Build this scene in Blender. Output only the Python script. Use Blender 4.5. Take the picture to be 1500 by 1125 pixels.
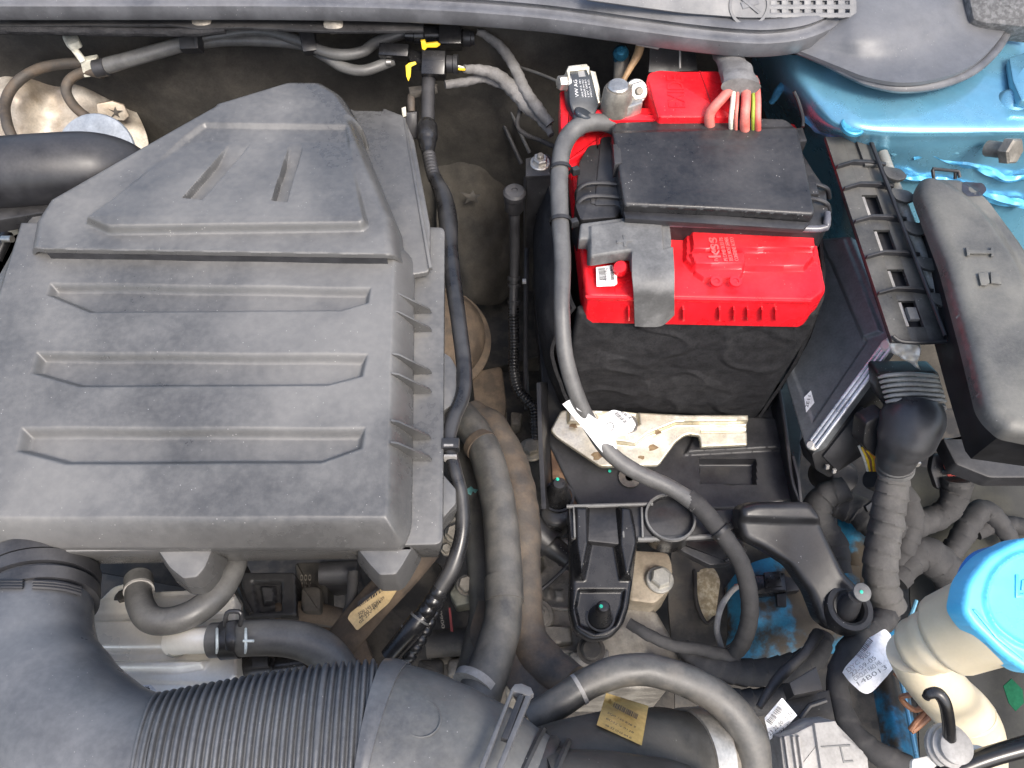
import bpy, bmesh, math, random
import numpy as np
from mathutils import Vector, Matrix, noise
random.seed(7)
for o in list(bpy.data.objects): bpy.data.objects.remove(o)
scene = bpy.context.scene
COL = scene.collection

# ------------------------------------------------------------------ camera, sky, sun, exposure
TILT = math.radians(33.0); FPX = 1125.0; CAMZ = 600.0      # millimetres, z = 0 is the battery's top rim
SC = 0.001
cam_d = bpy.data.cameras.new('camera'); cam = bpy.data.objects.new('camera', cam_d); COL.objects.link(cam)
cam.location = (0, 0, CAMZ*SC); cam.rotation_euler = (TILT, 0, 0)
cam_d.sensor_width = 36; cam_d.lens = 36*FPX/1500.0; cam_d.clip_start = 0.01; cam_d.clip_end = 200
scene.camera = cam
SUN_EL = math.radians(52); SUN_AZ = math.radians(150)       # azimuth clockwise from +y: ahead-right of the car's nose
w = bpy.data.worlds.new('World'); scene.world = w; w.use_nodes = True
wn = w.node_tree.nodes; bg = wn['Background']
sky = wn.new('ShaderNodeTexSky'); sky.sky_type = 'NISHITA'; sky.sun_disc = False
sky.sun_elevation = SUN_EL; sky.sun_rotation = SUN_AZ; sky.dust_density = 4.0; sky.air_density = 1.0; sky.ozone_density = 1.0
w.node_tree.links.new(sky.outputs[0], bg.inputs[0]); bg.inputs[1].default_value = 0.15
sd = bpy.data.lights.new('sun', 'SUN'); sd.energy = 1.3; sd.angle = math.radians(18); sd.color = (1, .96, .9)
sun = bpy.data.objects.new('sun', sd); COL.objects.link(sun)
_dir = Vector((math.sin(SUN_AZ)*math.cos(SUN_EL), math.cos(SUN_AZ)*math.cos(SUN_EL), math.sin(SUN_EL)))
sun.rotation_euler = _dir.to_track_quat('Z', 'Y').to_euler(); sun.location = _dir*3
vs = scene.view_settings; vs.view_transform = 'Standard'; vs.look = 'None'; vs.gamma = 1; vs.use_curve_mapping = False
vs.exposure = 1.1
scene.render.engine = 'CYCLES'

# ------------------------------------------------------------------ measuring: a photograph pixel plus a height gives a point
_s, _c = math.sin(TILT), math.cos(TILT)
CAMP = Vector((0, 0, CAMZ))
def ray(px, py):
    a = (px-750)/FPX; b = (562.5-py)/FPX
    return Vector((a, _s+b*_c, -_c+b*_s))
def P(px, py, z=0):
    d = ray(px, py); t = (z-CAMZ)/d.z
    return CAMP+d*t
def MP(px, py, z=0):                                        # millimetres per pixel there
    d = ray(px, py); return (z-CAMZ)/d.z/FPX
class Plane:
    def __init__(s, a, b, c):
        a, b, c = [P(*q) if not isinstance(q, Vector) else q for q in (a, b, c)]
        s.o = a; n = (b-a).cross(c-a).normalized()
        if n.dot(CAMP-a) < 0: n = -n
        s.n = n; x = Vector((1, 0, 0)); s.u = (x-n*x.dot(n)).normalized(); s.v = n.cross(s.u)
    def hit(s, px, py, h=0):
        d = ray(px, py); t = (s.o+s.n*h-CAMP).dot(s.n)/d.dot(s.n); return CAMP+d*t
    def uv(s, px, py):
        q = s.hit(px, py)-s.o; return (q.dot(s.u), q.dot(s.v))
    def w(s, u, v, h=0): return s.o+s.u*u+s.v*v+s.n*h
    def mp(s, px, py): return (s.hit(px, py)-CAMP).dot(Vector((0, _s, -_c)))/FPX
def flat(z): return Plane((700, 600, z), (800, 600, z), (750, 500, z))

# ------------------------------------------------------------------ materials
MATS = {}
def mat(name, col, rough=.5, metal=0, col2=None, scale=30, bump=0, bscale=None, dust=0, dustcol=(.3, .29, .27), rvar=.12, coat=0,
        spec=.5, sss=0, streak=None, contrast=(.4, .62), trans=0, dscale=14, speck=0, bdist=.4, grain=.3):
    if name in MATS: return MATS[name]
    m = bpy.data.materials.new(name); m.use_nodes = True; nt = m.node_tree; N = nt.nodes; L = nt.links
    b = N['Principled BSDF']; tc = N.new('ShaderNodeTexCoord'); gm = N.new('ShaderNodeNewGeometry')
    mp = N.new('ShaderNodeMapping'); L.new(gm.outputs['Position'], mp.inputs[0])
    if streak: mp.inputs['Scale'].default_value = streak
    def noise_n(sc, det=6, rg=.6, dist=0):
        n = N.new('ShaderNodeTexNoise'); n.inputs['Scale'].default_value = sc; n.inputs['Detail'].default_value = det
        n.inputs['Roughness'].default_value = rg; n.inputs['Distortion'].default_value = dist; L.new(mp.outputs[0], n.inputs[0]); return n
    def ramp(src, a, c):
        r = N.new('ShaderNodeMapRange'); r.inputs[1].default_value = a; r.inputs[2].default_value = c; r.interpolation_type = 'SMOOTHSTEP'
        L.new(src, r.inputs[0]); return r.outputs[0]
    def mix(f, a, c):
        x = N.new('ShaderNodeMix'); x.data_type = 'RGBA'
        if isinstance(f, float): x.inputs[0].default_value = f
        else: L.new(f, x.inputs[0])
        for i, q in ((6, a), (7, c)):
            if isinstance(q, tuple): x.inputs[i].default_value = q+(1,)
            else: L.new(q, x.inputs[i])
        return x.outputs[2]
    def math_n(op, a, c):
        x = N.new('ShaderNodeMath'); x.operation = op
        for i, q in ((0, a), (1, c)):
            if isinstance(q, (int, float)): x.inputs[i].default_value = q
            else: L.new(q, x.inputs[i])
        return x.outputs[0]
    n1 = noise_n(scale)
    c2 = col2 if col2 else tuple(min(1, q*1.35+.004) for q in col)
    c = mix(ramp(n1.outputs[0], *contrast), col, c2)
    if grain:                                               # uneven pigment and grime at two small sizes
        ga = noise_n(420, 2, .5); gb = noise_n(95, 4, .6)
        gs = math_n('ADD', math_n('MULTIPLY', math_n('SUBTRACT', ga.outputs[0], .5), grain*1.6), math_n('MULTIPLY', math_n('SUBTRACT', gb.outputs[0], .5), grain*2.2))
        gv = math_n('ADD', gs, 1.0); vm = N.new('ShaderNodeVectorMath'); vm.operation = 'SCALE'; L.new(c, vm.inputs[0]); L.new(gv, vm.inputs['Scale']); c = vm.outputs[0]
    rsrc = n1.outputs[0]
    rr = N.new('ShaderNodeMapRange'); rr.inputs[1].default_value = .3; rr.inputs[2].default_value = .7
    rr.inputs[3].default_value = max(.03, rough-rvar); rr.inputs[4].default_value = min(1, rough+rvar); L.new(rsrc, rr.inputs[0])
    rout = rr.outputs[0]
    if dust:
        n2 = noise_n(dscale, 5, .52, .15); n3 = noise_n(dscale*22, 3, .6)
        sx = N.new('ShaderNodeSeparateXYZ'); L.new(gm.outputs['Normal'], sx.inputs[0])
        up = ramp(sx.outputs[2], .15, .9)
        d0 = ramp(n2.outputs[0], .36, .68)
        fine = ramp(n3.outputs[0], .3, .75)
        d1 = math_n('MULTIPLY', math_n('ADD', math_n('MULTIPLY', d0, .75), math_n('MULTIPLY', fine, .25)), up)
        d2 = math_n('MULTIPLY', math_n('ADD', d1, .05), dust)
        c = mix(d2, c, dustcol)
        ra = N.new('ShaderNodeMix'); ra.data_type = 'FLOAT'; L.new(d2, ra.inputs[0]); L.new(rout, ra.inputs[2]); ra.inputs[3].default_value = .85
        rout = ra.outputs[0]
    if speck:                                               # pale grit lying on the surface
        v = N.new('ShaderNodeTexVoronoi'); v.inputs['Scale'].default_value = 330; L.new(mp.outputs[0], v.inputs[0])
        sp = ramp(v.outputs['Distance'], .16, .1)
        n5 = noise_n(60, 2); k = math_n('MULTIPLY', sp, ramp(n5.outputs[0], .52, .62))
        n6 = N.new('ShaderNodeSeparateColor'); L.new(v.outputs['Color'], n6.inputs[0])
        k = math_n('MULTIPLY', k, ramp(n6.outputs[0], .6, .8))
        c = mix(math_n('MULTIPLY', k, speck), c, (.62, .6, .56))
    L.new(c, b.inputs['Base Color']); L.new(rout, b.inputs['Roughness'])
    b.inputs['Metallic'].default_value = metal; b.inputs['Specular IOR Level'].default_value = spec
    if coat: b.inputs['Coat Weight'].default_value = coat; b.inputs['Coat Roughness'].default_value = .08
    if sss: b.inputs['Subsurface Weight'].default_value = sss; b.inputs['Subsurface Radius'].default_value = (.006, .005, .003); b.inputs['Subsurface Scale'].default_value = 1
    if trans: b.inputs['Transmission Weight'].default_value = trans
    if bump:
        n4 = noise_n(bscale or 400, 4, .6); bp = N.new('ShaderNodeBump'); bp.inputs['Strength'].default_value = bump
        bp.inputs['Distance'].default_value = bdist*SC; L.new(n4.outputs[0], bp.inputs['Height']); L.new(bp.outputs[0], b.inputs['Normal'])
    MATS[name] = m; return m

# ------------------------------------------------------------------ mesh building (millimetres)
class MB:
    def __init__(s): s.v = []; s.f = []
    def add(s, vs, fs):
        o = len(s.v); s.v += [tuple(q) for q in vs]; s.f += [tuple(i+o for i in f) for f in fs]; return s
    # ---- swept tube through (px, py, z, radius in px)
    def tube(s, pts, n=14, step=3.0, caps=True, cor=None, wrap=None, flat_=1.0, straight=False, world=False, jit=0, twist=0):
        if world: C = [Vector(q[:3]) for q in pts]; R = [q[3] for q in pts]
        else: C = [P(*q[:3]) for q in pts]; R = [q[3]*MP(*q[:3]) for q in pts]
        cs, rs = [], []
        if len(C) == 2 or straight:
            for i in range(len(C)-1):
                m = max(2, int((C[i+1]-C[i]).length/step))
                for k in range(m): t = k/m; cs.append(C[i].lerp(C[i+1], t)); rs.append(R[i]*(1-t)+R[i+1]*t)
            cs.append(C[-1]); rs.append(R[-1])
        else:
            for i in range(len(C)-1):
                p0 = C[i-1] if i else C[0]*2-C[1]; p1, p2 = C[i], C[i+1]; p3 = C[i+2] if i+2 < len(C) else C[-1]*2-C[-2]
                m = max(2, int((p2-p1).length/step))
                for k in range(m):
                    t = k/m; t2, t3 = t*t, t*t*t
                    cs.append(.5*((2*p1)+(p2-p0)*t+(2*p0-5*p1+4*p2-p3)*t2+(3*p1-p0-3*p2+p3)*t3))
                    e = t*t*(3-2*t); rs.append(R[i]*(1-e)+R[i+1]*e)
            cs.append(C[-1]); rs.append(R[-1])
        T = [(cs[min(i+1, len(cs)-1)]-cs[max(i-1, 0)]).normalized() for i in range(len(cs))]
        up = Vector((0, 0, 1)); a = up-T[0]*up.dot(T[0])
        if a.length < .1: a = Vector((0, 1, 0))-T[0]*T[0].y
        a.normalize(); vs = []; acc = 0; nph = random.random()*50
        for i, (p, t, r) in enumerate(zip(cs, T, rs)):
            if i: acc += (cs[i]-cs[i-1]).length
            a = (a-t*a.dot(t)).normalized(); b_ = t.cross(a)
            k = 1.0
            if cor: k = 1+cor[1]*(abs(math.sin(math.pi*acc/cor[0]))**.7-.5)*2
            for j in range(n):
                th = 2*math.pi*j/n+twist*acc; q = r*k
                if wrap:
                    ph = (acc/wrap[0]+j/n) % 1.0; q *= 1+wrap[1]*(ph-.5)
                if jit: q *= 1+jit*noise.noise(Vector((math.cos(th)*1.2, math.sin(th)*1.2, acc*.06+nph)))
                vs.append(p+a*(math.cos(th)*q*flat_)+b_*(math.sin(th)*q))
        fs = []
        for i in range(len(cs)-1):
            for j in range(n):
                q = (j+1) % n; fs.append((i*n+j, i*n+q, (i+1)*n+q, (i+1)*n+j))
        if caps: fs.append(tuple(range(n-1, -1, -1))); o = (len(cs)-1)*n; fs.append(tuple(o+j for j in range(n)))
        return s.add(vs, fs)
    # ---- surface of revolution: origin, axis, profile [(r, h)]
    def lathe(s, o, ax, prof, n=28, arc=None, xdir=None, squash=1.0):
        ax = Vector(ax).normalized(); x = Vector(xdir) if xdir else (Vector((1, 0, 0)) if abs(ax.x) < .9 else Vector((0, 1, 0)))
        x = (x-ax*x.dot(ax)).normalized(); y = ax.cross(x); vs = []; fs = []
        o = Vector(o)
        for r, h in prof:
            for j in range(n): th = 2*math.pi*j/n; vs.append(o+ax*h+x*(r*math.cos(th))+y*(r*squash*math.sin(th)))
        for i in range(len(prof)-1):
            for j in range(n): q = (j+1) % n; fs.append((i*n+j, i*n+q, (i+1)*n+q, (i+1)*n+j))
        if len(prof) >= 4 and prof[0][0] > 1e-6 and abs(prof[0][0]-prof[-1][0]) < 1e-6:      # a ring: close it on itself
            k = (len(prof)-1)*n; fs += [(k+j, k+(j+1) % n, (j+1) % n, j) for j in range(n)]
            return s.add(vs, fs)
        if prof[0][0] > 1e-6: fs.append(tuple(range(n-1, -1, -1)))
        if prof[-1][0] > 1e-6: k = (len(prof)-1)*n; fs.append(tuple(k+j for j in range(n)))
        return s.add(vs, fs)
    def box(s, c, ux, uy, uz, sx, sy, sz, bev=0):
        c, ux, uy, uz = Vector(c), Vector(ux), Vector(uy), Vector(uz)
        pl = [(-sx/2, -sy/2), (sx/2, -sy/2), (sx/2, sy/2), (-sx/2, sy/2)]
        return s.slab(pl, lambda u, v, h: c+ux*u+uy*v+uz*h, sz/2, -sz/2, bev)
    # ---- prism from a local polygon; rings give a rounded top edge
    def slab(s, poly, fn, top, bot, bev=0, taper=0, botbev=0):
        poly = ccw(poly)
        rings = []
        if botbev: rings += [(botbev-taper, bot), (-taper, bot+botbev)]
        else: rings.append((-taper, bot))
        if bev: rings += [(0, top-bev), (bev*.3, top-bev*.3), (bev, top)]
        else: rings.append((0, top))
        n = len(poly); vs = []
        for d, h in rings: vs += [fn(u, v, h) for u, v in offset(poly, d)]
        fs = [(i*n+j, i*n+(j+1) % n, (i+1)*n+(j+1) % n, (i+1)*n+j) for i in range(len(rings)-1) for j in range(n)]
        fs.append(tuple(range(n-1, -1, -1))); k = (len(rings)-1)*n; fs.append(tuple(k+j for j in range(n)))
        return s.add(vs, fs)
    def prism(s, pl, px, th, bev=0, h=0, rnd=0, taper=0, botbev=0):
        if rnd: px = rounded(px, rnd)
        return s.slab([pl.uv(*q) for q in px], pl.w, h, h-th, bev, taper, botbev)
    def hexbolt(s, p, ax, r, h, washer=1.35):
        ax = Vector(ax).normalized(); p = Vector(p)
        if washer: s.lathe(p, ax, [(r*washer, 0), (r*washer, h*.22), (r*washer*.93, h*.3), (0, h*.3)], 24)
        return s.lathe(p+ax*h*.25, ax, [(r, 0), (r, h*.62), (r*.86, h*.75), (r*.8, h*.75), (0, h*.72)], 6, xdir=(.9, .3, .1))
    # ---- relief plate: outline on a plane, raised and recessed features, rounded rim and walls
    def relief(s, pl, px, feats=(), edge=4, wall=20, res=1.2, rnd=0, bumps=None, wdir=None, dome=0, uvpoly=None, fn=None):
        if rnd: px = rounded(px, rnd)
        poly = np.array(uvpoly if uvpoly else [pl.uv(*q) for q in px])
        x0, y0 = poly.min(0); x1, y1 = poly.max(0)
        nx, ny = int((x1-x0)/res)+3, int((y1-y0)/res)+3
        X, Y = np.meshgrid(x0-res+np.arange(nx)*res, y0-res+np.arange(ny)*res)
        D, CX, CY = sdf(X, Y, poly)
        ins = D < 0
        cell = ins[:-1, :-1] | ins[1:, :-1] | ins[:-1, 1:] | ins[1:, 1:]
        near = (~ins) | (D > -res*.35)
        X = np.where(near, CX, X); Y = np.where(near, CY, Y); D = np.where(near, 0, D)
        H = np.zeros_like(X)
        for ft in feats:
            fp, dep, wd = ft[0], ft[1], ft[2]; rn = ft[3] if len(ft) > 3 else 0
            if rn: fp = rounded(fp, rn)
            d = sdf(X, Y, np.array([pl.uv(*q) for q in fp]))[0]
            t = np.clip(-d/wd, 0, 1); H += dep*t*t*(3-2*t)
        if dome: L = max(x1-x0, y1-y0)/2; t = np.clip(-D/L, 0, 1); H += dome*(1-(1-t)**2)
        if fn: H += fn(X, Y, D)
        if bumps:
            for i in range(ny):
                for j in range(nx):
                    if X[i, j] is not None: H[i, j] += bumps[1]*noise.noise(Vector((X[i, j]/bumps[0], Y[i, j]/bumps[0], 3.3)))
        if edge: t = np.clip(1+D/edge, 0, 1); H -= edge*(1-np.sqrt(np.clip(1-t*t, 0, 1)))
        o = np.array(pl.o); u = np.array(pl.u); v = np.array(pl.v); n = np.array(pl.n)
        W = o+X[..., None]*u+Y[..., None]*v+H[..., None]*n
        idx = -np.ones(X.shape, int); vs = []; fs = []
        use = np.zeros(X.shape, bool)
        use[:-1, :-1] |= cell; use[1:, :-1] |= cell; use[:-1, 1:] |= cell; use[1:, 1:] |= cell
        ii = np.argwhere(use); idx[use] = np.arange(len(ii)); vs = [tuple(W[a, b]) for a, b in ii]
        ec = {}
        for a, b in np.argwhere(cell):
            q = (idx[a, b], idx[a, b+1], idx[a+1, b+1], idx[a+1, b]); fs.append(q)
            for k in range(4):
                e = (q[k], q[(k+1) % 4]); ec[e] = 1
        wd = Vector(wdir) if wdir else -pl.n
        if wall:
            low = {}
            def lo(i):
                if i not in low: low[i] = len(vs); q = vs[i]; vs.append((q[0]+wd.x*wall, q[1]+wd.y*wall, q[2]+wd.z*wall))
                return low[i]
            for (a, b) in list(ec):
                if (b, a) not in ec: fs.append((b, a, lo(a), lo(b)))
        return s.add(vs, fs)
    # ---- smooth patch through a grid of (px, py, z) rows, with thickness
    def patch(s, rows, sub=8, thick=3, world=False, bumps=None, tdir=(0, 0, -1)):
        G = np.array([[tuple(P(*q) if not world else q) for q in r] for r in rows], float)
        def cr(A, k):
            n = A.shape[0]; ext = np.concatenate([[2*A[0]-A[1]], A, [2*A[-1]-A[-2]]]); out = []
            for i in range(n-1):
                p0, p1, p2, p3 = ext[i:i+4]
                for j in range(k):
                    t = j/k; out.append(.5*(2*p1+(p2-p0)*t+(2*p0-5*p1+4*p2-p3)*t*t+(3*p1-p0-3*p2+p3)*t**3))
            out.append(A[-1]); return np.array(out)
        G = cr(G, sub); G = np.swapaxes(cr(np.swapaxes(G, 0, 1), sub), 0, 1)
        a, b = G.shape[:2]; vs = []
        for i in range(a):
            for j in range(b):
                q = Vector(G[i, j])
                if bumps: q = q+Vector((0, -.4, 1))*bumps[1]*noise.noise(q/bumps[0])
                vs.append(q)
        fs = [(i*b+j, (i+1)*b+j, (i+1)*b+j+1, i*b+j+1) for i in range(a-1) for j in range(b-1)]
        if thick:
            td = Vector(tdir)*thick; o = len(vs); vs += [q+td for q in vs[:o]]
            fs += [tuple(o+k for k in reversed(f)) for f in fs[:]]
            rim = [(i*b) for i in range(a)]+[(a-1)*b+j for j in range(1, b)]+[i*b+b-1 for i in range(a-2, -1, -1)]+[j for j in range(b-2, 0, -1)]
            for k in range(len(rim)): p, q = rim[k], rim[(k+1) % len(rim)]; fs.append((q, p, o+p, o+q))
        return s.add(vs, fs)

def ccw(p):
    a = sum(p[i][0]*p[(i+1) % len(p)][1]-p[(i+1) % len(p)][0]*p[i][1] for i in range(len(p)))
    return list(p) if a > 0 else list(reversed(p))
def offset(p, d):                                           # inward by d, mitred
    if abs(d) < 1e-9: return p
    n = len(p); out = []
    for i in range(n):
        a, b, c = Vector(p[i-1]), Vector(p[i]), Vector(p[(i+1) % n])
        e1, e2 = (b-a), (c-b)
        if e1.length < 1e-6 or e2.length < 1e-6: out.append(tuple(b)); continue
        e1.normalize(); e2.normalize(); n1, n2 = Vector((-e1.y, e1.x)), Vector((-e2.y, e2.x))
        m = n1+n2; k = m.dot(n1)
        m = m/max(k, .35) if m.length > 1e-4 else n1
        q = b+m*d; out.append((q.x, q.y))
    return out
def rounded(p, r, n=5):
    out = []; m = len(p)
    for i in range(m):
        a, b, c = Vector(p[i-1][:2]), Vector(p[i][:2]), Vector(p[(i+1) % m][:2])
        ra = p[i][2] if len(p[i]) > 2 else r
        l1, l2 = (a-b).length, (c-b).length; k = min(ra, l1*.45, l2*.45)
        if k < .3: out.append((b.x, b.y)); continue
        q1 = b+(a-b).normalized()*k; q2 = b+(c-b).normalized()*k
        for j in range(n+1):
            t = j/n; q = q1*(1-t)**2+b*2*t*(1-t)+q2*t*t; out.append((q.x, q.y))
    return out
def sdf(X, Y, poly):
    D = np.full(X.shape, 1e18); CX = np.zeros_like(X); CY = np.zeros_like(X); ins = np.zeros(X.shape, bool)
    n = len(poly)
    for i in range(n):
        ax, ay = poly[i]; bx, by = poly[(i+1) % n]; ex, ey = bx-ax, by-ay; L2 = ex*ex+ey*ey
        if L2 < 1e-12: continue
        t = np.clip(((X-ax)*ex+(Y-ay)*ey)/L2, 0, 1); cx, cy = ax+t*ex, ay+t*ey
        d = (X-cx)**2+(Y-cy)**2; m = d < D
        D = np.where(m, d, D); CX = np.where(m, cx, CX); CY = np.where(m, cy, CY)
        if ey != 0:
            c = ((ay > Y) != (by > Y)) & (X < (bx-ax)*(Y-ay)/ey+ax); ins ^= c
    D = np.sqrt(D); return np.where(ins, -D, D), CX, CY

# ------------------------------------------------------------------ objects
THINGS = []
def thing(name, label, cat, group=None):
    o = bpy.data.objects.new(name, None); COL.objects.link(o); o.empty_display_size = .02
    o['label'] = label; o['category'] = cat
    if group: o['group'] = group
    THINGS.append(o); return o
def obj(name, mb, m, parent=None, smooth=35, label=None, kind=None):
    me = bpy.data.meshes.new(name)
    me.from_pydata([(x*SC, y*SC, z*SC) for x, y, z in mb.v], [], mb.f); me.validate()
    bm = bmesh.new(); bm.from_mesh(me); bmesh.ops.remove_doubles(bm, verts=bm.verts, dist=1e-6)
    bmesh.ops.recalc_face_normals(bm, faces=bm.faces) if len(bm.faces) < 60000 else None
    bm.to_mesh(me); bm.free()
    for p in me.polygons: p.use_smooth = True
    me.set_sharp_from_angle(angle=math.radians(smooth)); me.materials.append(m)
    o = bpy.data.objects.new(name, me); COL.objects.link(o)
    if parent: o.parent = parent
    else: THINGS.append(o)
    if label: o['label'] = label
    if kind: o['kind'] = kind
    return o
def tag(o, label, cat, group=None):
    o['label'] = label; o['category'] = cat
    if group: o['group'] = group
    return o
def finish():
    for o in THINGS:
        ms = []; st = [o]
        while st:
            q = st.pop(); st += list(q.children)
            if q.type == 'MESH': ms.append(q.data)
        if not ms: continue
        co = []
        for me in ms:
            a = np.empty(len(me.vertices)*3, np.float32); me.vertices.foreach_get('co', a); co.append(a.reshape(-1, 3))
        a = np.concatenate(co); lo, hi = a.min(0), a.max(0); c = Vector(((lo[0]+hi[0])/2, (lo[1]+hi[1])/2, lo[2]))
        o.location = c
        if o.type == 'MESH':
            o.data.transform(Matrix.Translation(-c))
            for ch in o.children: ch.location = -c
        else:
            for ch in o.children: ch.location = -c
# lettering laid on a plane: baseline from pixel a towards pixel b, letter height in px
def text(parent, pl, s, a, b, hpx, m, depth=.15, h=.25, name='lettering', fit=True, flip=False):
    cu = bpy.data.curves.new('t', 'FONT'); cu.body = s; cu.extrude = depth; cu.size = 1
    to = bpy.data.objects.new('t', cu); COL.objects.link(to)
    me = bpy.data.meshes.new_from_object(to); COL.objects.unlink(to); bpy.data.objects.remove(to)
    if not len(me.vertices): return None
    A, B = pl.hit(*a), pl.hit(*b); x = (B-A); Lw = x.length; x.normalize(); y = pl.n.cross(x)
    if flip: y = -y
    xs = [v.co.x for v in me.vertices]; wd = max(xs)-min(xs); hh = hpx*pl.mp(*a)/.72
    sx = Lw/wd if fit else hh
    mb = MB(); mb.v = [tuple(A+x*((v.co.x-min(xs))*sx)+y*(v.co.y*hh)+pl.n*(h+v.co.z)) for v in me.vertices]
    mb.f = [tuple(p.vertices) for p in me.polygons]
    return obj(name, mb, m, parent, 30)
def strips(parent, pl, a, b, c, m, seed=1, h=.3, n=26, name='barcode'):
    rn = random.Random(seed); mb = MB(); A, B, C = pl.uv(*a), pl.uv(*b), pl.uv(*c)
    t = 0
    while t < .98:
        w_ = rn.choice([.012, .02, .03, .04]); g = rn.choice([.012, .018, .03])
        e = min(1, t+w_); f = lambda k, r: pl.w(A[0]+(B[0]-A[0])*k+(C[0]-A[0])*r, A[1]+(B[1]-A[1])*k+(C[1]-A[1])*r, h)
        mb.add([f(t, 0), f(e, 0), f(e, 1), f(t, 1)], [(0, 1, 2, 3)]); t = e+g
    return obj(name, mb, m, parent)
def bolt(parent, px, py, z, rpx, hpx, m, ax=(0, 0, 1), washer=1.35, name='bolt'):
    k = MP(px, py, z); return obj(name, MB().hexbolt(P(px, py, z), ax, rpx*k, hpx*k, washer), m, parent, 25)
def hose(name, parent, pts, m, label=None, **kw):
    return obj(name, MB().tube(pts, **kw), m, parent, 40, label)
def slab(name, parent, pl, px, th, m, bev=1.0, h=0, rnd=0, taper=0, smooth=35, botbev=0):
    return obj(name, MB().prism(pl, px, th, bev, h, rnd, taper, botbev), m, parent, smooth)
def relief(name, parent, pl, px, m, smooth=50, **kw):
    return obj(name, MB().relief(pl, px, **kw), m, parent, smooth)
UP = Vector((0, 0, 1))
# ------------------------------------------------------------------ palette
AIRBOX = mat('weathered_grey_plastic', (.06, .0595, .058), .26, spec=.7, grain=.13, dust=.68, dustcol=(.22, .214, .2), dscale=7, bump=.3, bscale=1300, scale=6, col2=(.085, .084, .082), speck=.5)
BLACK = mat('black_moulded_plastic', (.012, .012, .013), .36, dust=.16, dustcol=(.22, .21, .2), dscale=22, bump=.18, bscale=1100, speck=.9)
BLACKD = mat('dusty_black_plastic', (.013, .013, .014), .3, grain=.15, dust=.24, dustcol=(.2, .19, .18), dscale=9, bump=.25, bscale=900, speck=.8)
GLOSS = mat('glossy_black_plastic', (.009, .009, .01), .24, dust=.06, rvar=.06, speck=.4)
SATIN = mat('satin_black_plastic', (.016, .016, .018), .42, dust=.12, bump=.15, bscale=1500)
RUBBER = mat('grey_rubber', (.085, .084, .082), .4, dust=.3, dustcol=(.22, .215, .2), dscale=25, bump=.2, bscale=700, col2=(.115, .114, .11))
RUBB2 = mat('dark_rubber', (.022, .022, .024), .42, dust=.25, dustcol=(.2, .19, .18), dscale=25, bump=.15, bscale=700)
DUCT = mat('duct_rubber', (.075, .077, .081), .33, dust=.5, dustcol=(.25, .253, .255), dscale=9, grain=.2, bump=.15, bscale=600, col2=(.06, .063, .07), speck=.3)
TAPE = mat('cloth_tape', (.032, .031, .031), .8, dust=.25, dustcol=(.11, .105, .1), dscale=35, bump=.6, bscale=1600, col2=(.036, .035, .035))
TAPEG = mat('grey_cloth_tape', (.12, .115, .11), .85, col2=(.2, .195, .19), dust=.2, bump=.6, bscale=1600)
FELT = mat('black_felt', (.026, .026, .028), .95, col2=(.036, .036, .038), scale=12, grain=.5, dust=.18, dustcol=(.13, .125, .12), dscale=30, bump=1.0, bscale=1100, spec=.05, bdist=1.3)
MATTING = mat('brown_black_matting', (.034, .032, .029), .9, col2=(.07, .064, .055), scale=14, bump=.7, bscale=500, dust=.15, dustcol=(.12, .1, .07), spec=.2, contrast=(.3, .75))
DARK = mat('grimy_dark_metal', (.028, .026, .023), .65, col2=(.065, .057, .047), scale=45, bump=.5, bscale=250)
SHIELD = mat('beige_heat_shield', (.4, .33, .25), .5, metal=.3, col2=(.6, .54, .45), scale=16, bump=.25, bscale=60, bdist=2)
RUSTY = mat('rusty_brown_shield', (.06, .045, .033), .8, col2=(.11, .08, .055), scale=40, bump=.4, bscale=300, dust=.2, dustcol=(.12, .095, .07))
HOSEB = mat('brown_dusty_hose', (.055, .047, .04), .65, col2=(.1, .074, .052), scale=38, bump=.35, bscale=350, dust=.35, dustcol=(.2, .17, .13))
HOSEG = mat('dusty_grey_hose', (.055, .054, .051), .42, col2=(.09, .083, .072), scale=48, bump=.3, bscale=400, dust=.4, dustcol=(.21, .203, .185))
ZINC = mat('zinc_metal', (.5, .48, .44), .38, metal=.8, col2=(.62, .6, .55), scale=60, bump=.15, bscale=300)
ALU = mat('satin_aluminium', (.82, .78, .69), .34, metal=.25, col2=(.87, .84, .77), scale=10, grain=.08, dust=.1, dustcol=(.4, .33, .24), bump=.12, bscale=90)
CAST = mat('cast_aluminium', (.2, .185, .16), .5, metal=.5, col2=(.3, .28, .24), scale=40, bump=.6, bscale=600, dust=.4, dustcol=(.2, .16, .12))
CREAMM = mat('cream_plated_steel', (.72, .66, .5), .34, metal=.75, col2=(.82, .78, .66), scale=35, dust=.25, dustcol=(.3, .22, .13), dscale=30, bump=.2, bscale=200)
CREAM = mat('cream_plastic', (.64, .56, .4), .4, grain=.05, col2=(.68, .61, .46), scale=14, sss=.25, bump=.1, bscale=300)
CLIPW = mat('ivory_clip_plastic', (.55, .53, .44), .5, bump=.1)
RED = mat('red_plastic', (.72, .008, .016), .3, col2=(.82, .014, .026), scale=12, dust=.05, dustcol=(.7, .45, .4), speck=.4, bump=.12, bscale=900)
REDW = mat('red_wire_insulation', (.6, .1, .08), .5, col2=(.66, .2, .16), dust=.25, dustcol=(.55, .4, .34))
BLUE = mat('metallic_blue_paint', (.16, .42, .58), .27, metal=.5, col2=(.19, .46, .61), scale=9, coat=.7, grain=.12, bump=.2, bscale=45, bdist=2.2, dust=.12, dustcol=(.35, .4, .4), dscale=30)
BLUEG = mat('grimy_blue_paint', (.03, .24, .42), .42, metal=.4, col2=(.06, .05, .038), scale=17, dust=.3, dustcol=(.1, .08, .055), contrast=(.42, .56))
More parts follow.
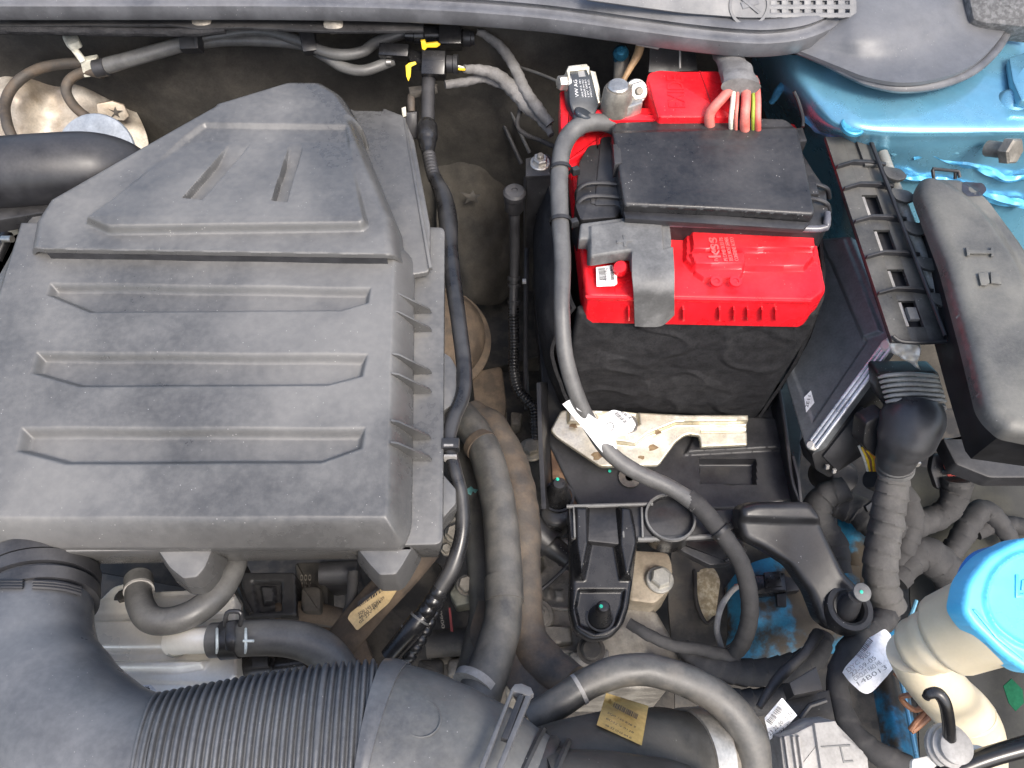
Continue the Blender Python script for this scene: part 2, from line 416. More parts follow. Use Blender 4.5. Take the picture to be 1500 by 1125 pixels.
CAPB = mat('sky_blue_plastic', (.1, .53, .84), .36, grain=.05, col2=(.12, .56, .86), bump=.15, bscale=900, sss=.1)
GREYC = mat('grey_cover_plastic', (.1, .1, .098), .55, col2=(.15, .15, .146), scale=40, dust=.35, dustcol=(.26, .255, .24), bump=.2)
GREYB = mat('pale_grey_plastic', (.26, .25, .235), .6, dust=.3, bump=.15)
WHITE = mat('white_paper', (.78, .78, .77), .55, bump=.1, bscale=80)
INK = mat('black_print_and_shade', (.02, .02, .022), .6)  # printing ink, and the black painted in for shaded gaps and slots
INKG = mat('grey_print', (.2, .2, .2), .7)
TAN = mat('tan_paper', (.5, .36, .17), .6, col2=(.58, .43, .22), bump=.1)
TANY = mat('gold_foil_label', (.42, .29, .1), .45, metal=.35, col2=(.52, .37, .14))
YELLOW = mat('yellow_plastic', (.8, .5, .02), .4)
GREEN = mat('green_paint_mark', (.02, .45, .3), .5)
COPPER = mat('brown_wire', (.22, .1, .05), .45)

# ------------------------------------------------------------------ the setting: floor of the bay and the bulkhead
f = MB(); f.patch([[(-700+i*200, -300+j*180, -470+12*math.sin(i*2.1+j)) for i in range(9)] for j in range(8)], sub=4, thick=4, world=True, bumps=(40, 8))
o = obj('bay_floor', f, DARK); o['kind'] = 'structure'
f = MB(); prof = [(905, 150), (900, 90), (893, 20), (888, -80), (880, -190), (850, -280), (800, -350), (720, -420), (640, -475)]
f.patch([[(-760+i*110, y+14*math.sin(i*1.7+z*.01)-10*math.cos(i*.9), z) for i in range(15)] for y, z in prof], sub=6, thick=4, world=True, bumps=(38, 13), tdir=(0, 1, -.3))
o = obj('bulkhead', f, MATTING); o['kind'] = 'structure'
# matting edge pieces on the bulkhead
g = thing('sound_insulation_mat', 'dark brown felt mat on the bulkhead below the two wiring plugs', 'insulation')
f = MB(); f.patch([[(640, 130, -90), (690, 126, -90), (740, 128, -95), (780, 140, -100)], [(640, 200, -150), (690, 200, -140), (745, 200, -150), (775, 210, -160)],
   [(640, 265, -190), (700, 262, -175), (745, 262, -190), (770, 270, -200)], [(640, 330, -235), (700, 330, -215), (745, 330, -230), (760, 335, -240)],
   [(645, 385, -265), (690, 390, -245), (730, 390, -260), (750, 385, -270)], [(650, 430, -300), (690, 440, -285), (730, 440, -300), (745, 430, -310)]], sub=10, thick=8, bumps=(22, 7))
obj('mat_sheet', f, MATTING, g)
pl = Plane((700, 290, -180), (740, 290, -185), (700, 320, -205))
obj('star_clip', MB().prism(pl, [(683, 288), (674, 280), (687, 283), (692, 277), (695, 284), (704, 283), (697, 289), (700, 297), (690, 292), (680, 297)], 2, .4, h=8), DARK, g)

# ------------------------------------------------------------------ air filter housing
A = thing('air_filter_housing', 'large weathered grey plastic air filter box with three recessed bars', 'air filter box')
flg = flat(20)
obj('lower_flange', MB().prism(flg, [(40, 318), (560, 330), (652, 332, 9), (649, 798, 14), (300, 805), (-70, 812), (-70, 520), (10, 380)], 46, 2.5, rnd=3, taper=-7), AIRBOX, A)
pl = Plane((60, 365, 57), (570, 365, 57), (300, 765, 48))
def uvz(pl, pts, z, rn=0):
    if rn: pts = rounded(pts, rn)
    return [((P(q[0], q[1], z)-pl.o).dot(pl.u), (P(q[0], q[1], z)-pl.o).dot(pl.v)) for q in pts]
lid_out = uvz(pl, [(38, 340), (560, 340), (608, 385), (606, 500), (604, 640), (602, 770, 26), (590, 800), (300, 801), (-40, 801), (-60, 640), (0, 455)], 27, 12)
bars = [([(66, 432), (72, 413), (545, 420), (542, 444), (500, 456), (130, 459)], -8, 7),
        ([(44, 548), (52, 514), (541, 517), (533, 552), (480, 566), (115, 568)], -8.5, 7.5),
        ([(21, 662), (30, 624), (538, 625), (533, 658), (470, 680), (95, 682)], -9, 8)]
def lidfn(X, Y, D):
    t = np.clip(-D/17.0, 0, 1)
    return -25*(1-t)**1.28+.5*np.sin(X*.05)*np.sin(Y*.04)
relief('filter_lid', A, pl, None, AIRBOX, uvpoly=lid_out, feats=bars, edge=0, wall=6, res=.95, fn=lidfn)
hp = Plane((60, 365, 34), (570, 365, 34), (300, 200, 36))
skirt = uvz(hp, [(22, 384), (24, 372), (40, 325), (62, 303)], 34, 5)+uvz(hp, [(290, 156), (345, 145), (420, 125), (480, 124), (515, 138)], 58)+uvz(hp, [(560, 160), (592, 172), (607, 208), (630, 330), (630, 397, 8), (600, 402)], 34, 5)+uvz(hp, [(568, 374), (62, 366)], 68)+uvz(hp, [(50, 392), (30, 396)], 34)
def hz(pts, z): return [tuple(q) for q in pts]
class PZ:                                                   # features measured at their own height but laid out on the plate
    def __init__(s, pl, z): s.pl, s.z = pl, z
    def uv(s, px, py): q = P(px, py, s.z)-s.pl.o; return (q.dot(s.pl.u), q.dot(s.pl.v))
HP = [np.array(uvz(hp, [(40, 470), (62, 352), (85, 318)], 40)+uvz(hp, rounded([(300, 164), (355, 148), (425, 127), (478, 127), (510, 146), (538, 190)], 10), 62)+uvz(hp, [(588, 345), (604, 480)], 38)),
      np.array(uvz(hp, rounded([(122, 327), (165, 292), (270, 203), (300, 183), (512, 186), (518, 230), (542, 330), (532, 338), (160, 343)], 5), 72)),
      np.array(uvz(hp, [(360, 175), (392, 175), (298, 296), (268, 293)], 74)), np.array(uvz(hp, [(432, 175), (452, 175), (422, 300), (398, 297)], 74)),
      np.array(uvz(hp, [(355, 150), (505, 150), (520, 185), (300, 180)], 74))]
def smo(t): t = np.clip(t, 0, 1); return t*t*(3-2*t)
YF = uvz(hp, [(330, 322)], 74)[0][1]; YR = uvz(hp, [(400, 205)], 74)[0][1]
def humpfn(X, Y, D):
    d = sdf(X, Y, HP[0])[0]; t = np.clip(-d/17, 0, 1); H = (36+5*smo((Y-Y.min())/(Y.max()-Y.min())*1.3-.1))*np.sqrt(np.clip(1-(1-t)**2, 0, 1))
    d1 = sdf(X, Y, HP[1])[0]; m = smo(-d1/6); wf = np.clip((YR-Y)/(YR-YF), 0, 1); H += m*(9*wf-4*(1-wf))
    for k in (2, 3):
        H -= 8*m*smo(-sdf(X, Y, HP[k])[0]/1.6)*smo(wf*3)
    return H
relief('upper_cover', A, hp, None, AIRBOX, uvpoly=skirt, edge=1.2, wall=4.5, res=.9, fn=humpfn)
obj('seam_shade_strip', MB().slab(uvz(hp, [(66, 366), (566, 374), (560, 330), (80, 330)], 68), lambda u, v, h: hp.w(u, v-.5, h), 30, 18), INK, A)  # solid black strip, paints the shade of the gap under the cover
pl2 = flat(37)
obj('cover_rib', MB().prism(pl2, [(590, 172), (594, 172), (633, 392), (628, 392)], 4, .8), AIRBOX, A)
for (a, b) in [((573, 430), (632, 453)), ((574, 457), (632, 480)), ((574, 527), (632, 542)), ((573, 556), (632, 570)), ((572, 629), (631, 638)), ((571, 661), (632, 669))]:
    B = P(b[0], b[1], 27); Ax = P(a[0], a[1], 52).x; m = MB(); th = 1.0
    tri = [(Ax, 53), (Ax+6, 51), (B.x-1.5, 27.5), (B.x, 22), (Ax, 20)]
    m.slab([(q[0], q[1]) for q in tri], lambda u, v, h, y=B.y: Vector((u, y+h, v)), th, -th, .4)
    obj('side_fin', m, AIRBOX, A)
for (a, b) in [((46, 420), (-4, 444)), ((38, 448), (-6, 468)), ((14, 553), (-20, 568)), ((8, 668), (-30, 680))]:
    B = P(b[0], b[1], 27); Ax = P(a[0], a[1], 50).x; m = MB(); th = 1.0
    m.slab([(Ax, 47), (Ax-6, 46), (B.x+1.5, 27.5), (B.x, 22), (Ax, 20)], lambda u, v, h, y=B.y: Vector((u, y+h, v)), th, -th, .4)
    obj('side_fin', m, AIRBOX, A)
obj('side_pipe', MB().tube([(-30, 510, 30, 13), (28, 510, 34, 13)], n=20), AIRBOX, A)
for q in ([(228, 803), (312, 803), (300, 832), (288, 846), (268, 848), (248, 832)], [(522, 803), (606, 800), (590, 828), (580, 842), (556, 843), (540, 826)]):
    obj('clip_housing', MB().prism(flat(16), q, 26, 2.5, rnd=4, taper=4), AIRBOX, A)
for q in ([(644, 512), (660, 522), (669, 538), (669, 588), (644, 606)], [(644, 688), (668, 716), (668, 738), (646, 762)]):
    obj('side_clip', MB().prism(flat(14), q, 22, 1.5, rnd=3), AIRBOX, A)
# left mounting foot, dark gap below
obj('mounting_foot', MB().prism(flat(12), [(-60, 560), (-20, 440), (18, 372), (40, 330), (40, 400), (8, 470), (-20, 580)], 14, 2, rnd=4), BLACKD, A)

# ------------------------------------------------------------------ intake pipe at far left, bright flange behind it
t = thing('intake_pipe', 'smooth black moulded air pipe entering from the left edge', 'air pipe')
obj('pipe_bend', MB().tube([(-90, 262, 55, 52), (-20, 256, 56, 52), (60, 250, 56, 52), (130, 246, 50, 51), (175, 252, 36, 46), (200, 280, 10, 40)], n=40, step=2), SATIN, t)
obj('pipe_skirt', MB().prism(flat(38), [(-80, 312), (60, 292), (125, 283), (150, 300), (110, 320), (60, 312), (-80, 335)], 16, 2, rnd=5), BLACKD, t)
obj('lock_tab', MB().prism(flat(36), [(20, 307), (40, 304), (42, 314), (18, 318)], 12, 1.2), SATIN, t)
fl = P(142, 226, 20); k = MP(142, 226, 20)
t = tag(obj('bulkhead_flange', MB().lathe(fl, (0, -.62, .78), [(0, -3), (57*k, -3), (58.5*k, 0), (57*k, 2.5), (54*k, 3), (30*k, 3.4), (28*k, 1), (0, 1)], 56), mat('pale_grey_metal', (.3, .33, .36), .5, metal=.4, col2=(.36, .39, .42), dust=.1)), 'grey round metal flange peeking out behind the black intake pipe', 'flange')
# ------------------------------------------------------------------ beige heat shield
t = thing('heat_shield', 'crumpled beige metal heat shield in the upper left corner', 'heat shield')
f = MB(); f.patch([[(-40, 92, -55), (20, 96, -40), (70, 100, -45), (120, 112, -60), (165, 128, -80)], [(-40, 130, -50), (20, 132, -28), (70, 135, -50), (125, 132, -52), (190, 150, -85)],
   [(-40, 170, -70), (20, 172, -52), (70, 172, -70), (130, 160, -62), (207, 178, -95)], [(-40, 215, -100), (20, 215, -85), (70, 215, -95), (140, 205, -85), (216, 205, -105)],
   [(-40, 260, -130), (20, 260, -120), (70, 260, -125), (140, 255, -120), (214, 240, -125)]], sub=10, thick=2, bumps=(26, 6))
obj('shield_sheet', f, SHIELD, t)
pl = Plane((150, 160, -55), (185, 158, -60), (150, 175, -66))
obj('pressed_corner', MB().prism(pl, [(142, 150), (165, 146), (182, 152), (190, 168), (182, 175), (144, 172)], 5, 2, h=9), SHIELD, t)
obj('star_rivet', MB().prism(pl, [(168, 163), (160, 158), (167, 160), (169, 154), (172, 160), (180, 160), (173, 164), (176, 170), (169, 166), (162, 171)], 1.5, .3, h=11), DARK, t)
# ------------------------------------------------------------------ two brown tubes, clip, sleeve and pipes under the cowl
g = tag(obj('vacuum_tube', MB().tube([(150, 94, 20, 7.5), (110, 92, 20, 7.5), (62, 99, 14, 7.5), (25, 120, 5, 7.5), (8, 150, -5, 7.5), (10, 180, -10, 7.5), (20, 208, -20, 7.5), (28, 250, -50, 7.5)], n=14, jit=.06), HOSEB), 'thin brown rubber tube looping far left over the beige shield', 'tube')
g = tag(obj('vacuum_tube', MB().tube([(150, 108, 18, 7.2), (125, 105, 18, 7.2), (103, 116, 12, 7.2), (97, 134, 4, 7.2), (108, 155, -5, 7.2), (130, 174, -15, 7.2), (160, 196, -40, 7.2)], n=14, jit=.06), HOSEB), 'short brown rubber tube hooking down to the grey round flange', 'tube')
c = thing('pipe_clip', 'ivory plastic clip holding the brown tubes at upper left', 'clip')
pz = Plane((120, 90, 34), (145, 88, 34), (122, 112, 16))
obj('clip_body', MB().prism(pz, [(117, 90), (140, 86), (146, 111), (123, 114)], 12, 1.2, rnd=3), CLIPW, c)
obj('clip_strap', MB().tube([(102, 56, 50, 4.5), (108, 70, 46, 5), (118, 84, 38, 5), (122, 90, 34, 5)], n=8, flat_=.6), CLIPW, c)
obj('clip_anchor', MB().prism(flat(54), [(90, 50), (113, 50), (117, 60), (100, 66), (92, 58)], 8, 1.5, rnd=4), CLIPW, c)
c = thing('pipe_bundle', 'pair of grey rubber pipes running below the cowl lip', 'pipes')
obj('sleeve', MB().tube([(143, 100, 26, 11.5), (200, 84, 36, 11), (270, 64, 44, 10.5)], n=18, jit=.05), RUBBER, c)
obj('sleeve_collar', MB().tube([(140, 101, 26, 12.5), (156, 98, 28, 12.5)], n=18), RUBB2, c)
obj('pipe', MB().tube([(270, 62, 46, 8), (320, 52, 50, 8), (380, 46, 52, 8), (433, 58, 50, 8), (470, 74, 46, 8), (500, 80, 44, 8), (530, 76, 44, 8), (552, 62, 46, 8), (596, 47, 50, 8)], n=14, jit=.04), RUBBER, c)
obj('pipe', MB().tube([(270, 70, 40, 8), (320, 60, 44, 8), (390, 60, 44, 8), (443, 66, 42, 8), (475, 82, 36, 8), (502, 98, 30, 8), (535, 103, 28, 8), (576, 88, 32, 8)], n=14, jit=.04), RUBBER, c)
c = tag(obj('pipe_clamp', MB().box(P(278, 62, 50), (1, .06, 0), (-.06, .8, .6), (0, -.6, .8), 20, 21, 17, 2), SATIN), 'black plastic clamp on the pipes nearer the ivory clip', 'clamp', 'pipe clamps')
obj('clamp_lip', MB().box(P(291, 60, 54), (1, .06, 0), (-.06, .8, .6), (0, -.6, .8), 4, 23, 18, 1), SATIN, c)
c = tag(obj('pipe_clamp', MB().box(P(453, 62, 52), (.95, .2, 0), (-.2, .75, .6), (0, -.6, .8), 18, 26, 15, 2), SATIN), 'black plastic clamp on the pipes nearer the two plugs', 'clamp', 'pipe clamps')
obj('clamp_lip', MB().box(P(459, 44, 58), (.95, .2, 0), (-.2, .75, .6), (0, -.6, .8), 20, 6, 12, 1), SATIN, c)

# ------------------------------------------------------------------ two plugs with yellow latches
c = thing('wiring_plug', 'upper black wiring plug with short yellow latch under cowl', 'connector')
obj('plug_barrel', MB().lathe(P(594, 51, 52), (1, .02, -.02), [(0, 0), (9, 0), (9, 10), (11, 11), (11, 22), (9.5, 24), (9.5, 46), (11, 47), (11, 50), (0, 50)], 22), GLOSS, c)
obj('plug_body', MB().box(P(660, 53, 56), (1, .02, 0), (0, .8, .6), (0, -.6, .8), 27, 26, 24, 2), GLOSS, c)
for d in (-7, 0, 7): obj('grip_rib', MB().box(P(660, 53, 56)+Vector((0, .8*d+8, .6*d-6+14)), (1, .02, 0), (0, .8, .6), (0, -.6, .8), 24, 1.6, 3, .4), GLOSS, c)
obj('plug_collar', MB().lathe(P(678, 56, 50), (1, .02, 0), [(0, 0), (9, 0), (9.6, 2), (9.6, 9), (8, 10), (8, 14), (0, 14)], 20), SATIN, c)
obj('metal_nipple', MB().lathe(P(588, 47, 52), (1, 0, 0), [(0, 0), (4, 0), (4, 5), (0, 5)], 12), ZINC, c)
pz = Plane((620, 66, 62), (645, 66, 62), (620, 74, 56))
obj('latch', MB().prism(pz, [(616, 60), (622, 59), (624, 64), (640, 62), (645, 66), (640, 70), (626, 70), (622, 74), (618, 72)], 4, .8), YELLOW, c)
c = thing('wiring_plug', 'lower black wiring plug with long bent yellow latch', 'connector')
obj('plug_hood', MB().box(P(578, 76, 46), (.99, -.1, 0), (.1, .78, .6), (0, -.6, .8), 36, 15, 18, 2), GLOSS, c)
obj('plug_neck', MB().prism(flat(44), [(590, 68), (622, 76), (622, 92), (600, 88)], 12, 1.5), GLOSS, c)
obj('plug_body', MB().box(P(636, 96, 40), (1, -.05, 0), (.05, .78, .6), (0, -.6, .8), 28, 28, 24, 2), GLOSS, c)
for d in (-9, -4.5, 0, 4.5): obj('grip_rib', MB().box(P(636, 90+d, 40)+Vector((0, -7, 10)), (1, -.05, 0), (.05, .78, .6), (0, -.6, .8), 25, 1.4, 3, .4), GLOSS, c)
obj('plug_collar', MB().lathe(P(655, 94, 40), (1, -.05, 0), [(0, 0), (10, 0), (10, 7), (11.5, 8), (11.5, 13), (0, 13)], 22), SATIN, c)
obj('metal_nipple', MB().lathe(P(566, 91, 36), (1, 0, 0), [(0, 0), (3.4, 0), (3.4, 6), (0, 6)], 12), ZINC, c)
pz = Plane((595, 95, 50), (610, 95, 50), (597, 118, 36))
obj('latch', MB().prism(pz, [(594, 96), (599, 92), (608, 90), (610, 94), (602, 98), (601, 112), (598, 119), (595, 112)], 4, .8), YELLOW, c)
obj('bare_wire', MB().tube([(671, 97, 40, 1.8), (682, 100, 38, 1.8)], n=6), CLIPW, c); obj('bare_wire', MB().tube([(671, 101, 40, 1.8), (682, 102, 38, 1.8)], n=6), YELLOW, c)
tag(obj('taped_cable', MB().tube([(698, 47, 50, 4), (712, 52, 46, 6), (736, 72, 36, 7.5), (754, 100, 22, 8), (768, 130, 8, 8.5), (785, 155, -2, 8.5), (806, 182, -15, 8)], n=14, wrap=(11, .16), jit=.12), TAPEG), 'grey taped cable curving down from the upper plug', 'cable')
tag(obj('taped_cable', MB().tube([(680, 101, 38, 6), (705, 103, 30, 8), (728, 110, 20, 9.5), (748, 128, 6, 10.5), (770, 152, -8, 11), (795, 176, -20, 9), (808, 198, -26, 5)], n=14, wrap=(11, .16), jit=.12), TAPEG), 'thicker grey taped cable leaving the lower plug', 'cable')
tag(obj('taped_cable', MB().tube([(652, 124, 20, 6), (680, 120, 18, 6.5), (708, 114, 14, 7), (735, 122, 4, 8)], n=12, wrap=(11, .16), jit=.1), TAPEG), 'short grey taped cable passing beneath the lower plug', 'cable')
tag(obj('thin_cable', MB().tube([(762, 160, -20, 3.5), (758, 185, -34, 3.5), (772, 198, -40, 3.6), (790, 205, -44, 3.6), (812, 215, -44, 3.5)], n=10, jit=.15), TAPE), 'thin dark cable hanging toward the lone nut', 'cable')
tag(obj('bowden_rod', MB().tube([(704, 112, -40, 3.2), (725, 155, -70, 3.2), (748, 205, -100, 3.2), (764, 240, -120, 3.2)], n=10), RUBB2), 'thin black rod slanting down the bulkhead, left of two', 'rod')
tag(obj('bowden_rod', MB().tube([(728, 115, -36, 2.6), (745, 155, -60, 2.6), (760, 190, -85, 2.6), (776, 224, -105, 2.6)], n=10), RUBBER), 'thin grey rod slanting down the bulkhead, right of two', 'rod')
tag(obj('stay_wire', MB().tube([(760, 98, 10, 2.2), (790, 108, 14, 2.2), (822, 121, 22, 2)], n=8), RUBBER), 'thin stay wire reaching the battery sensor bolt', 'wire')

# ------------------------------------------------------------------ fuel vapour line down the right side of the air box
v = thing('breather_hose', 'long glossy black breather hose bending down beside air box', 'hose')
obj('upper_pipe', MB().tube([(628, 112, 28, 10), (627, 150, 16, 10), (627, 182, 6, 10)], n=20), RUBB2, v)
obj('swivel_joint', MB().tube([(626, 178, 8, 11), (626, 186, 6, 15), (626, 200, 4, 15.5), (626, 210, 2, 13), (627, 222, 0, 10), (628, 228, 0, 9)], n=22, step=1.5), GLOSS, v)
obj('flex_section', MB().tube([(628, 226, 0, 9.5), (632, 246, -2, 9.5), (637, 262, -3, 9.5)], n=18, cor=(5, .05), step=.6), RUBB2, v)
obj('hose_run', MB().tube([(637, 260, -3, 10), (650, 290, -4, 13), (656, 320, -4, 14), (659, 370, 4, 12.5), (665, 420, 10, 12), (673, 480, 12, 11.5), (680, 540, 12, 11.5), (678, 578, 12, 11.5), (664, 615, 12, 11), (658, 650, 12, 10), (667, 690, 8, 10), (676, 730, 0, 10.5), (677, 780, -10, 11), (664, 828, -22, 12), (645, 862, -32, 12)], n=24, step=2), mat('black_hose', (.012, .012, .013), .3, dust=.12, dscale=30), v)
obj('corrugated_end', MB().tube([(646, 860, -32, 11.5), (632, 884, -40, 13), (612, 912, -48, 14)], n=22, cor=(9, .06), step=.8), GLOSS, v)
obj('end_collar', MB().tube([(615, 906, -46, 15.5), (600, 926, -50, 15.5), (570, 962, -62, 14)], n=22), GLOSS, v)
obj('pale_ring', MB().tube([(616, 905, -46, 16), (614, 908, -46.5, 16)], n=22, step=.8), RUBBER, v)
obj('pale_ring', MB().tube([(602, 923, -50, 16), (600, 926, -50.5, 16)], n=22, step=.8), RUBBER, v)
obj('hose_clip', MB().box(P(660, 652, 17), (1, 0, 0), (0, 1, 0), (0, 0, 1), 15, 10, 9, 1.2), BLACKD, v)
obj('clip_band', MB().box(P(660, 671, 15), (1, 0, 0), (0, 1, 0), (0, 0, 1), 11, 2, 10, .4), GREYB, v)
obj('clip_band', MB().box(P(657, 652, 21.8), (1, 0, 0), (0, 1, 0), (0, 0, 1), 8, 2, 1, .3), GREYB, v)
tag(obj('drain_hose', MB().tube([(648, 868, -60, 8), (632, 905, -70, 9), (616, 935, -75, 10), (600, 962, -80, 10), (585, 990, -90, 9)], n=18, cor=(8, .1), step=.7), GLOSS), 'narrow ribbed black hose running alongside the breather hose end', 'hose')
c = thing('wiring_plug', 'grimy grey plug hanging beside the vertical black pipe', 'connector')
obj('plug_body', MB().prism(Plane((590, 165, 10), (612, 165, 10), (592, 200, -12)), [(593, 165), (611, 163), (611, 204), (596, 206)], 16, 2, rnd=3), RUBB2, c)
obj('plug_tail', MB().tube([(602, 140, 16, 5), (602, 150, 14, 6), (603, 164, 8, 5)], n=12), HOSEB, c)
obj('latch', MB().prism(Plane((588, 158, 14), (594, 158, 14), (590, 172, 6)), [(588, 158), (594, 156), (595, 170), (590, 172)], 3, .5), CLIPW, c)
obj('plug_roof', MB().prism(flat(24), [(598, 127), (640, 122), (640, 128), (600, 136)], 8, 1), DARK, c)

# ------------------------------------------------------------------ dipstick tube, ribbed conduit and brown shield in the gap
d = thing('vent_tube', 'black breather tube with round cap and ribbed lower hose', 'tube')
obj('cap', MB().lathe(P(753, 306, -62), (.02, -.05, 1), [(0, 0), (11, 0), (12, 2), (12, 20), (13.5, 22), (13.5, 28), (11, 31), (4, 31.5), (3.5, 30), (0, 30)], 26), RUBB2, d)
obj('stem', MB().tube([(753, 306, -62, 8), (754, 360, -110, 7.5), (753, 410, -150, 7), (752, 460, -180, 7)], n=16), RUBB2, d)
for y, z in ((405, -146), (415, -153), (440, -168)): obj('stem_ring', MB().tube([(753, y, z, 9.5), (753, y+5, z-3.5, 9.5)], n=16, step=1), RUBB2, d)
obj('ribbed_hose', MB().tube([(752, 450, -175, 7.5), (753, 500, -205, 7.5), (753, 545, -225, 7.5), (760, 572, -235, 7.5), (775, 590, -240, 7.5), (783, 605, -246, 7.5), (785, 660, -270, 7)], n=14, cor=(4.2, .1), step=.7), GLOSS, d)
tag(obj('bowden_cable', MB().tube([(772, 260, -150, 5), (771, 400, -190, 4), (770, 520, -230, 4), (772, 600, -250, 4)], n=10), RUBB2), 'dark cable dropping between vent tube and battery tray wall', 'cable')
tag(obj('cable_band', MB().box(P(768, 412, -186), (1, 0, 0), (0, 1, 0), (0, 0, 1), 5, 6, 4, .5), WHITE), 'tiny white band on the cable behind the vent tube', 'band')
t = thing('exhaust_shield', 'rounded rusty brown heat shield low behind the black breather hose', 'heat shield')
f = MB(); f.lathe(P(645, 490, -215), (.25, -.3, .9), [(0, 40), (26, 38), (44, 31), (56, 18), (61, 0), (62, -25), (62, -90)], 48)
obj('shield_dome', f, RUSTY, t)
obj('shield_flange', MB().lathe(P(645, 490, -215), (.25, -.3, .9), [(60, -12), (72, -14), (73, -17), (60, -17)], 48), RUSTY, t)
obj('shield_strap', MB().prism(flat(-262), [(690, 545), (735, 535), (742, 590), (735, 655), (700, 640)], 20, 3, rnd=8), RUSTY, t)
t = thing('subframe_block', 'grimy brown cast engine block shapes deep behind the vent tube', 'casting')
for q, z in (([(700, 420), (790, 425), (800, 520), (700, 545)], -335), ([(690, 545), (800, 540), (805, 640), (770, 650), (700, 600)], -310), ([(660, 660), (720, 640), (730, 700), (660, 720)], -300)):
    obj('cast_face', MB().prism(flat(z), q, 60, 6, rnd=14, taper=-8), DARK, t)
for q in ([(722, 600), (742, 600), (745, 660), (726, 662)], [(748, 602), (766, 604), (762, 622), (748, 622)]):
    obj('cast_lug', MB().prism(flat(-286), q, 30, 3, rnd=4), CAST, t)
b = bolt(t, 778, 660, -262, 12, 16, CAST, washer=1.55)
t = thing('wiring_plug', 'white and black plug in the dark gap left of air box', 'connector')
obj('plug_body', MB().prism(flat(-20), [(4, 312), (18, 308), (20, 328), (6, 334)], 14, 1.5, rnd=3), CLIPW, t)
obj('plug_tail', MB().tube([(14, 328, -26, 9), (8, 350, -34, 8), (-6, 380, -44, 8)], n=14), BLACK, t)
obj('steel_pin', MB().tube([(4, 350, -18, 5), (18, 350, -16, 5)], n=12), ZINC, t)
# ------------------------------------------------------------------ cowl across the top
COWL = mat('cowl_plastic', (.12, .123, .13), .38, grain=.15, dust=.3, dustcol=(.25, .245, .24), dscale=6, bump=.35, bscale=1000, col2=(.1, .104, .112), speck=.4)
SEAL = mat('cowl_rubber_seal', (.08, .082, .089), .38, dust=.4, dustcol=(.24, .235, .23), dscale=9, bump=.3, bscale=800, grain=.15, speck=.5)
c = thing('windscreen_cowl', 'long dusty dark grey plastic cowl with curved rubber lip', 'cowl')
def sweep(px_path, prof, m, name, z=0):                      # profile of (across, height) swept along a path of (px, py, z)
    C = [P(*q) for q in px_path]; pts = []
    for i in range(len(C)-1):
        p0 = C[i-1] if i else C[0]*2-C[1]; p1, p2 = C[i], C[i+1]; p3 = C[i+2] if i+2 < len(C) else C[-1]*2-C[-2]
        n = max(3, int((p2-p1).length/5))
        for k in range(n):
            t = k/n; pts.append(.5*((2*p1)+(p2-p0)*t+(2*p0-5*p1+4*p2-p3)*t*t+(3*p1-p0-3*p2+p3)*t**3))
    pts.append(C[-1]); vs = []; fs = []; n = len(prof)
    for i, p in enumerate(pts):
        t = (pts[min(i+1, len(pts)-1)]-pts[max(i-1, 0)]); t.z = 0; t.normalize(); s = Vector((t.y, -t.x, 0))   # towards the car's nose
        vs += [p+s*a+UP*h for a, h in prof]
    for i in range(len(pts)-1):
        for j in range(n): q = (j+1) % n; fs.append((i*n+j, (i+1)*n+j, (i+1)*n+q, i*n+q))
    fs.append(tuple(range(n))); fs.append(tuple((len(pts)-1)*n+j for j in reversed(range(n))))
    return obj(name, MB().add(vs, fs), m, c, 40)
lip = [(-80, 7, 118), (150, 7, 118), (400, 7, 118), (600, 11, 118), (780, 23, 116), (920, 41, 114), (1010, 53, 113), (1080, 60, 112), (1130, 61, 112), (1180, 54, 113), (1222, 36, 115), (1250, 8, 118), (1262, -30, 122)]
sweep(lip, [(0, 0), (1.5, -1), (2, -5), (1.6, -16), (0, -18), (-5, -18), (-14, -4), (-16, 0), (-14, 3), (-9, 3.5), (-6, 1), (-3, 1)], SEAL, 'lip_seal')
sweep([(q[0], q[1]-4, q[2]) for q in lip], [(-8, 5), (-5, 7.5), (-9, 10), (-16, 11), (-24, 9), (-28, 3), (-28, -4), (-8, -2)], SEAL, 'seal_bead')
sweep([(q[0], q[1]-9, q[2]) for q in lip], [(-18, 8), (-70, 30), (-150, 60), (-150, 55), (-18, 0)], COWL, 'scuttle_tray')
# lower flange under the lip at left
obj('under_flange', MB().prism(flat(92), [(-60, 38), (250, 36), (290, 42), (360, 40), (500, 46), (620, 44), (620, 20), (-60, 10)], 3, .8), BLACKD, c)
obj('foam_strip', MB().tube([(-20, 44, 86, 6), (120, 46, 86, 6), (270, 48, 86, 6), (330, 44, 88, 5)], n=10, jit=.15), FELT, c)
for x, y in ((295, 30), (488, 35)): obj('rivet', MB().lathe(P(x, y, 94), (0, -.5, .86), [(0, -2), (11, -2), (11, 0), (8, 1.5), (0, 2)], 20), CAST, c)
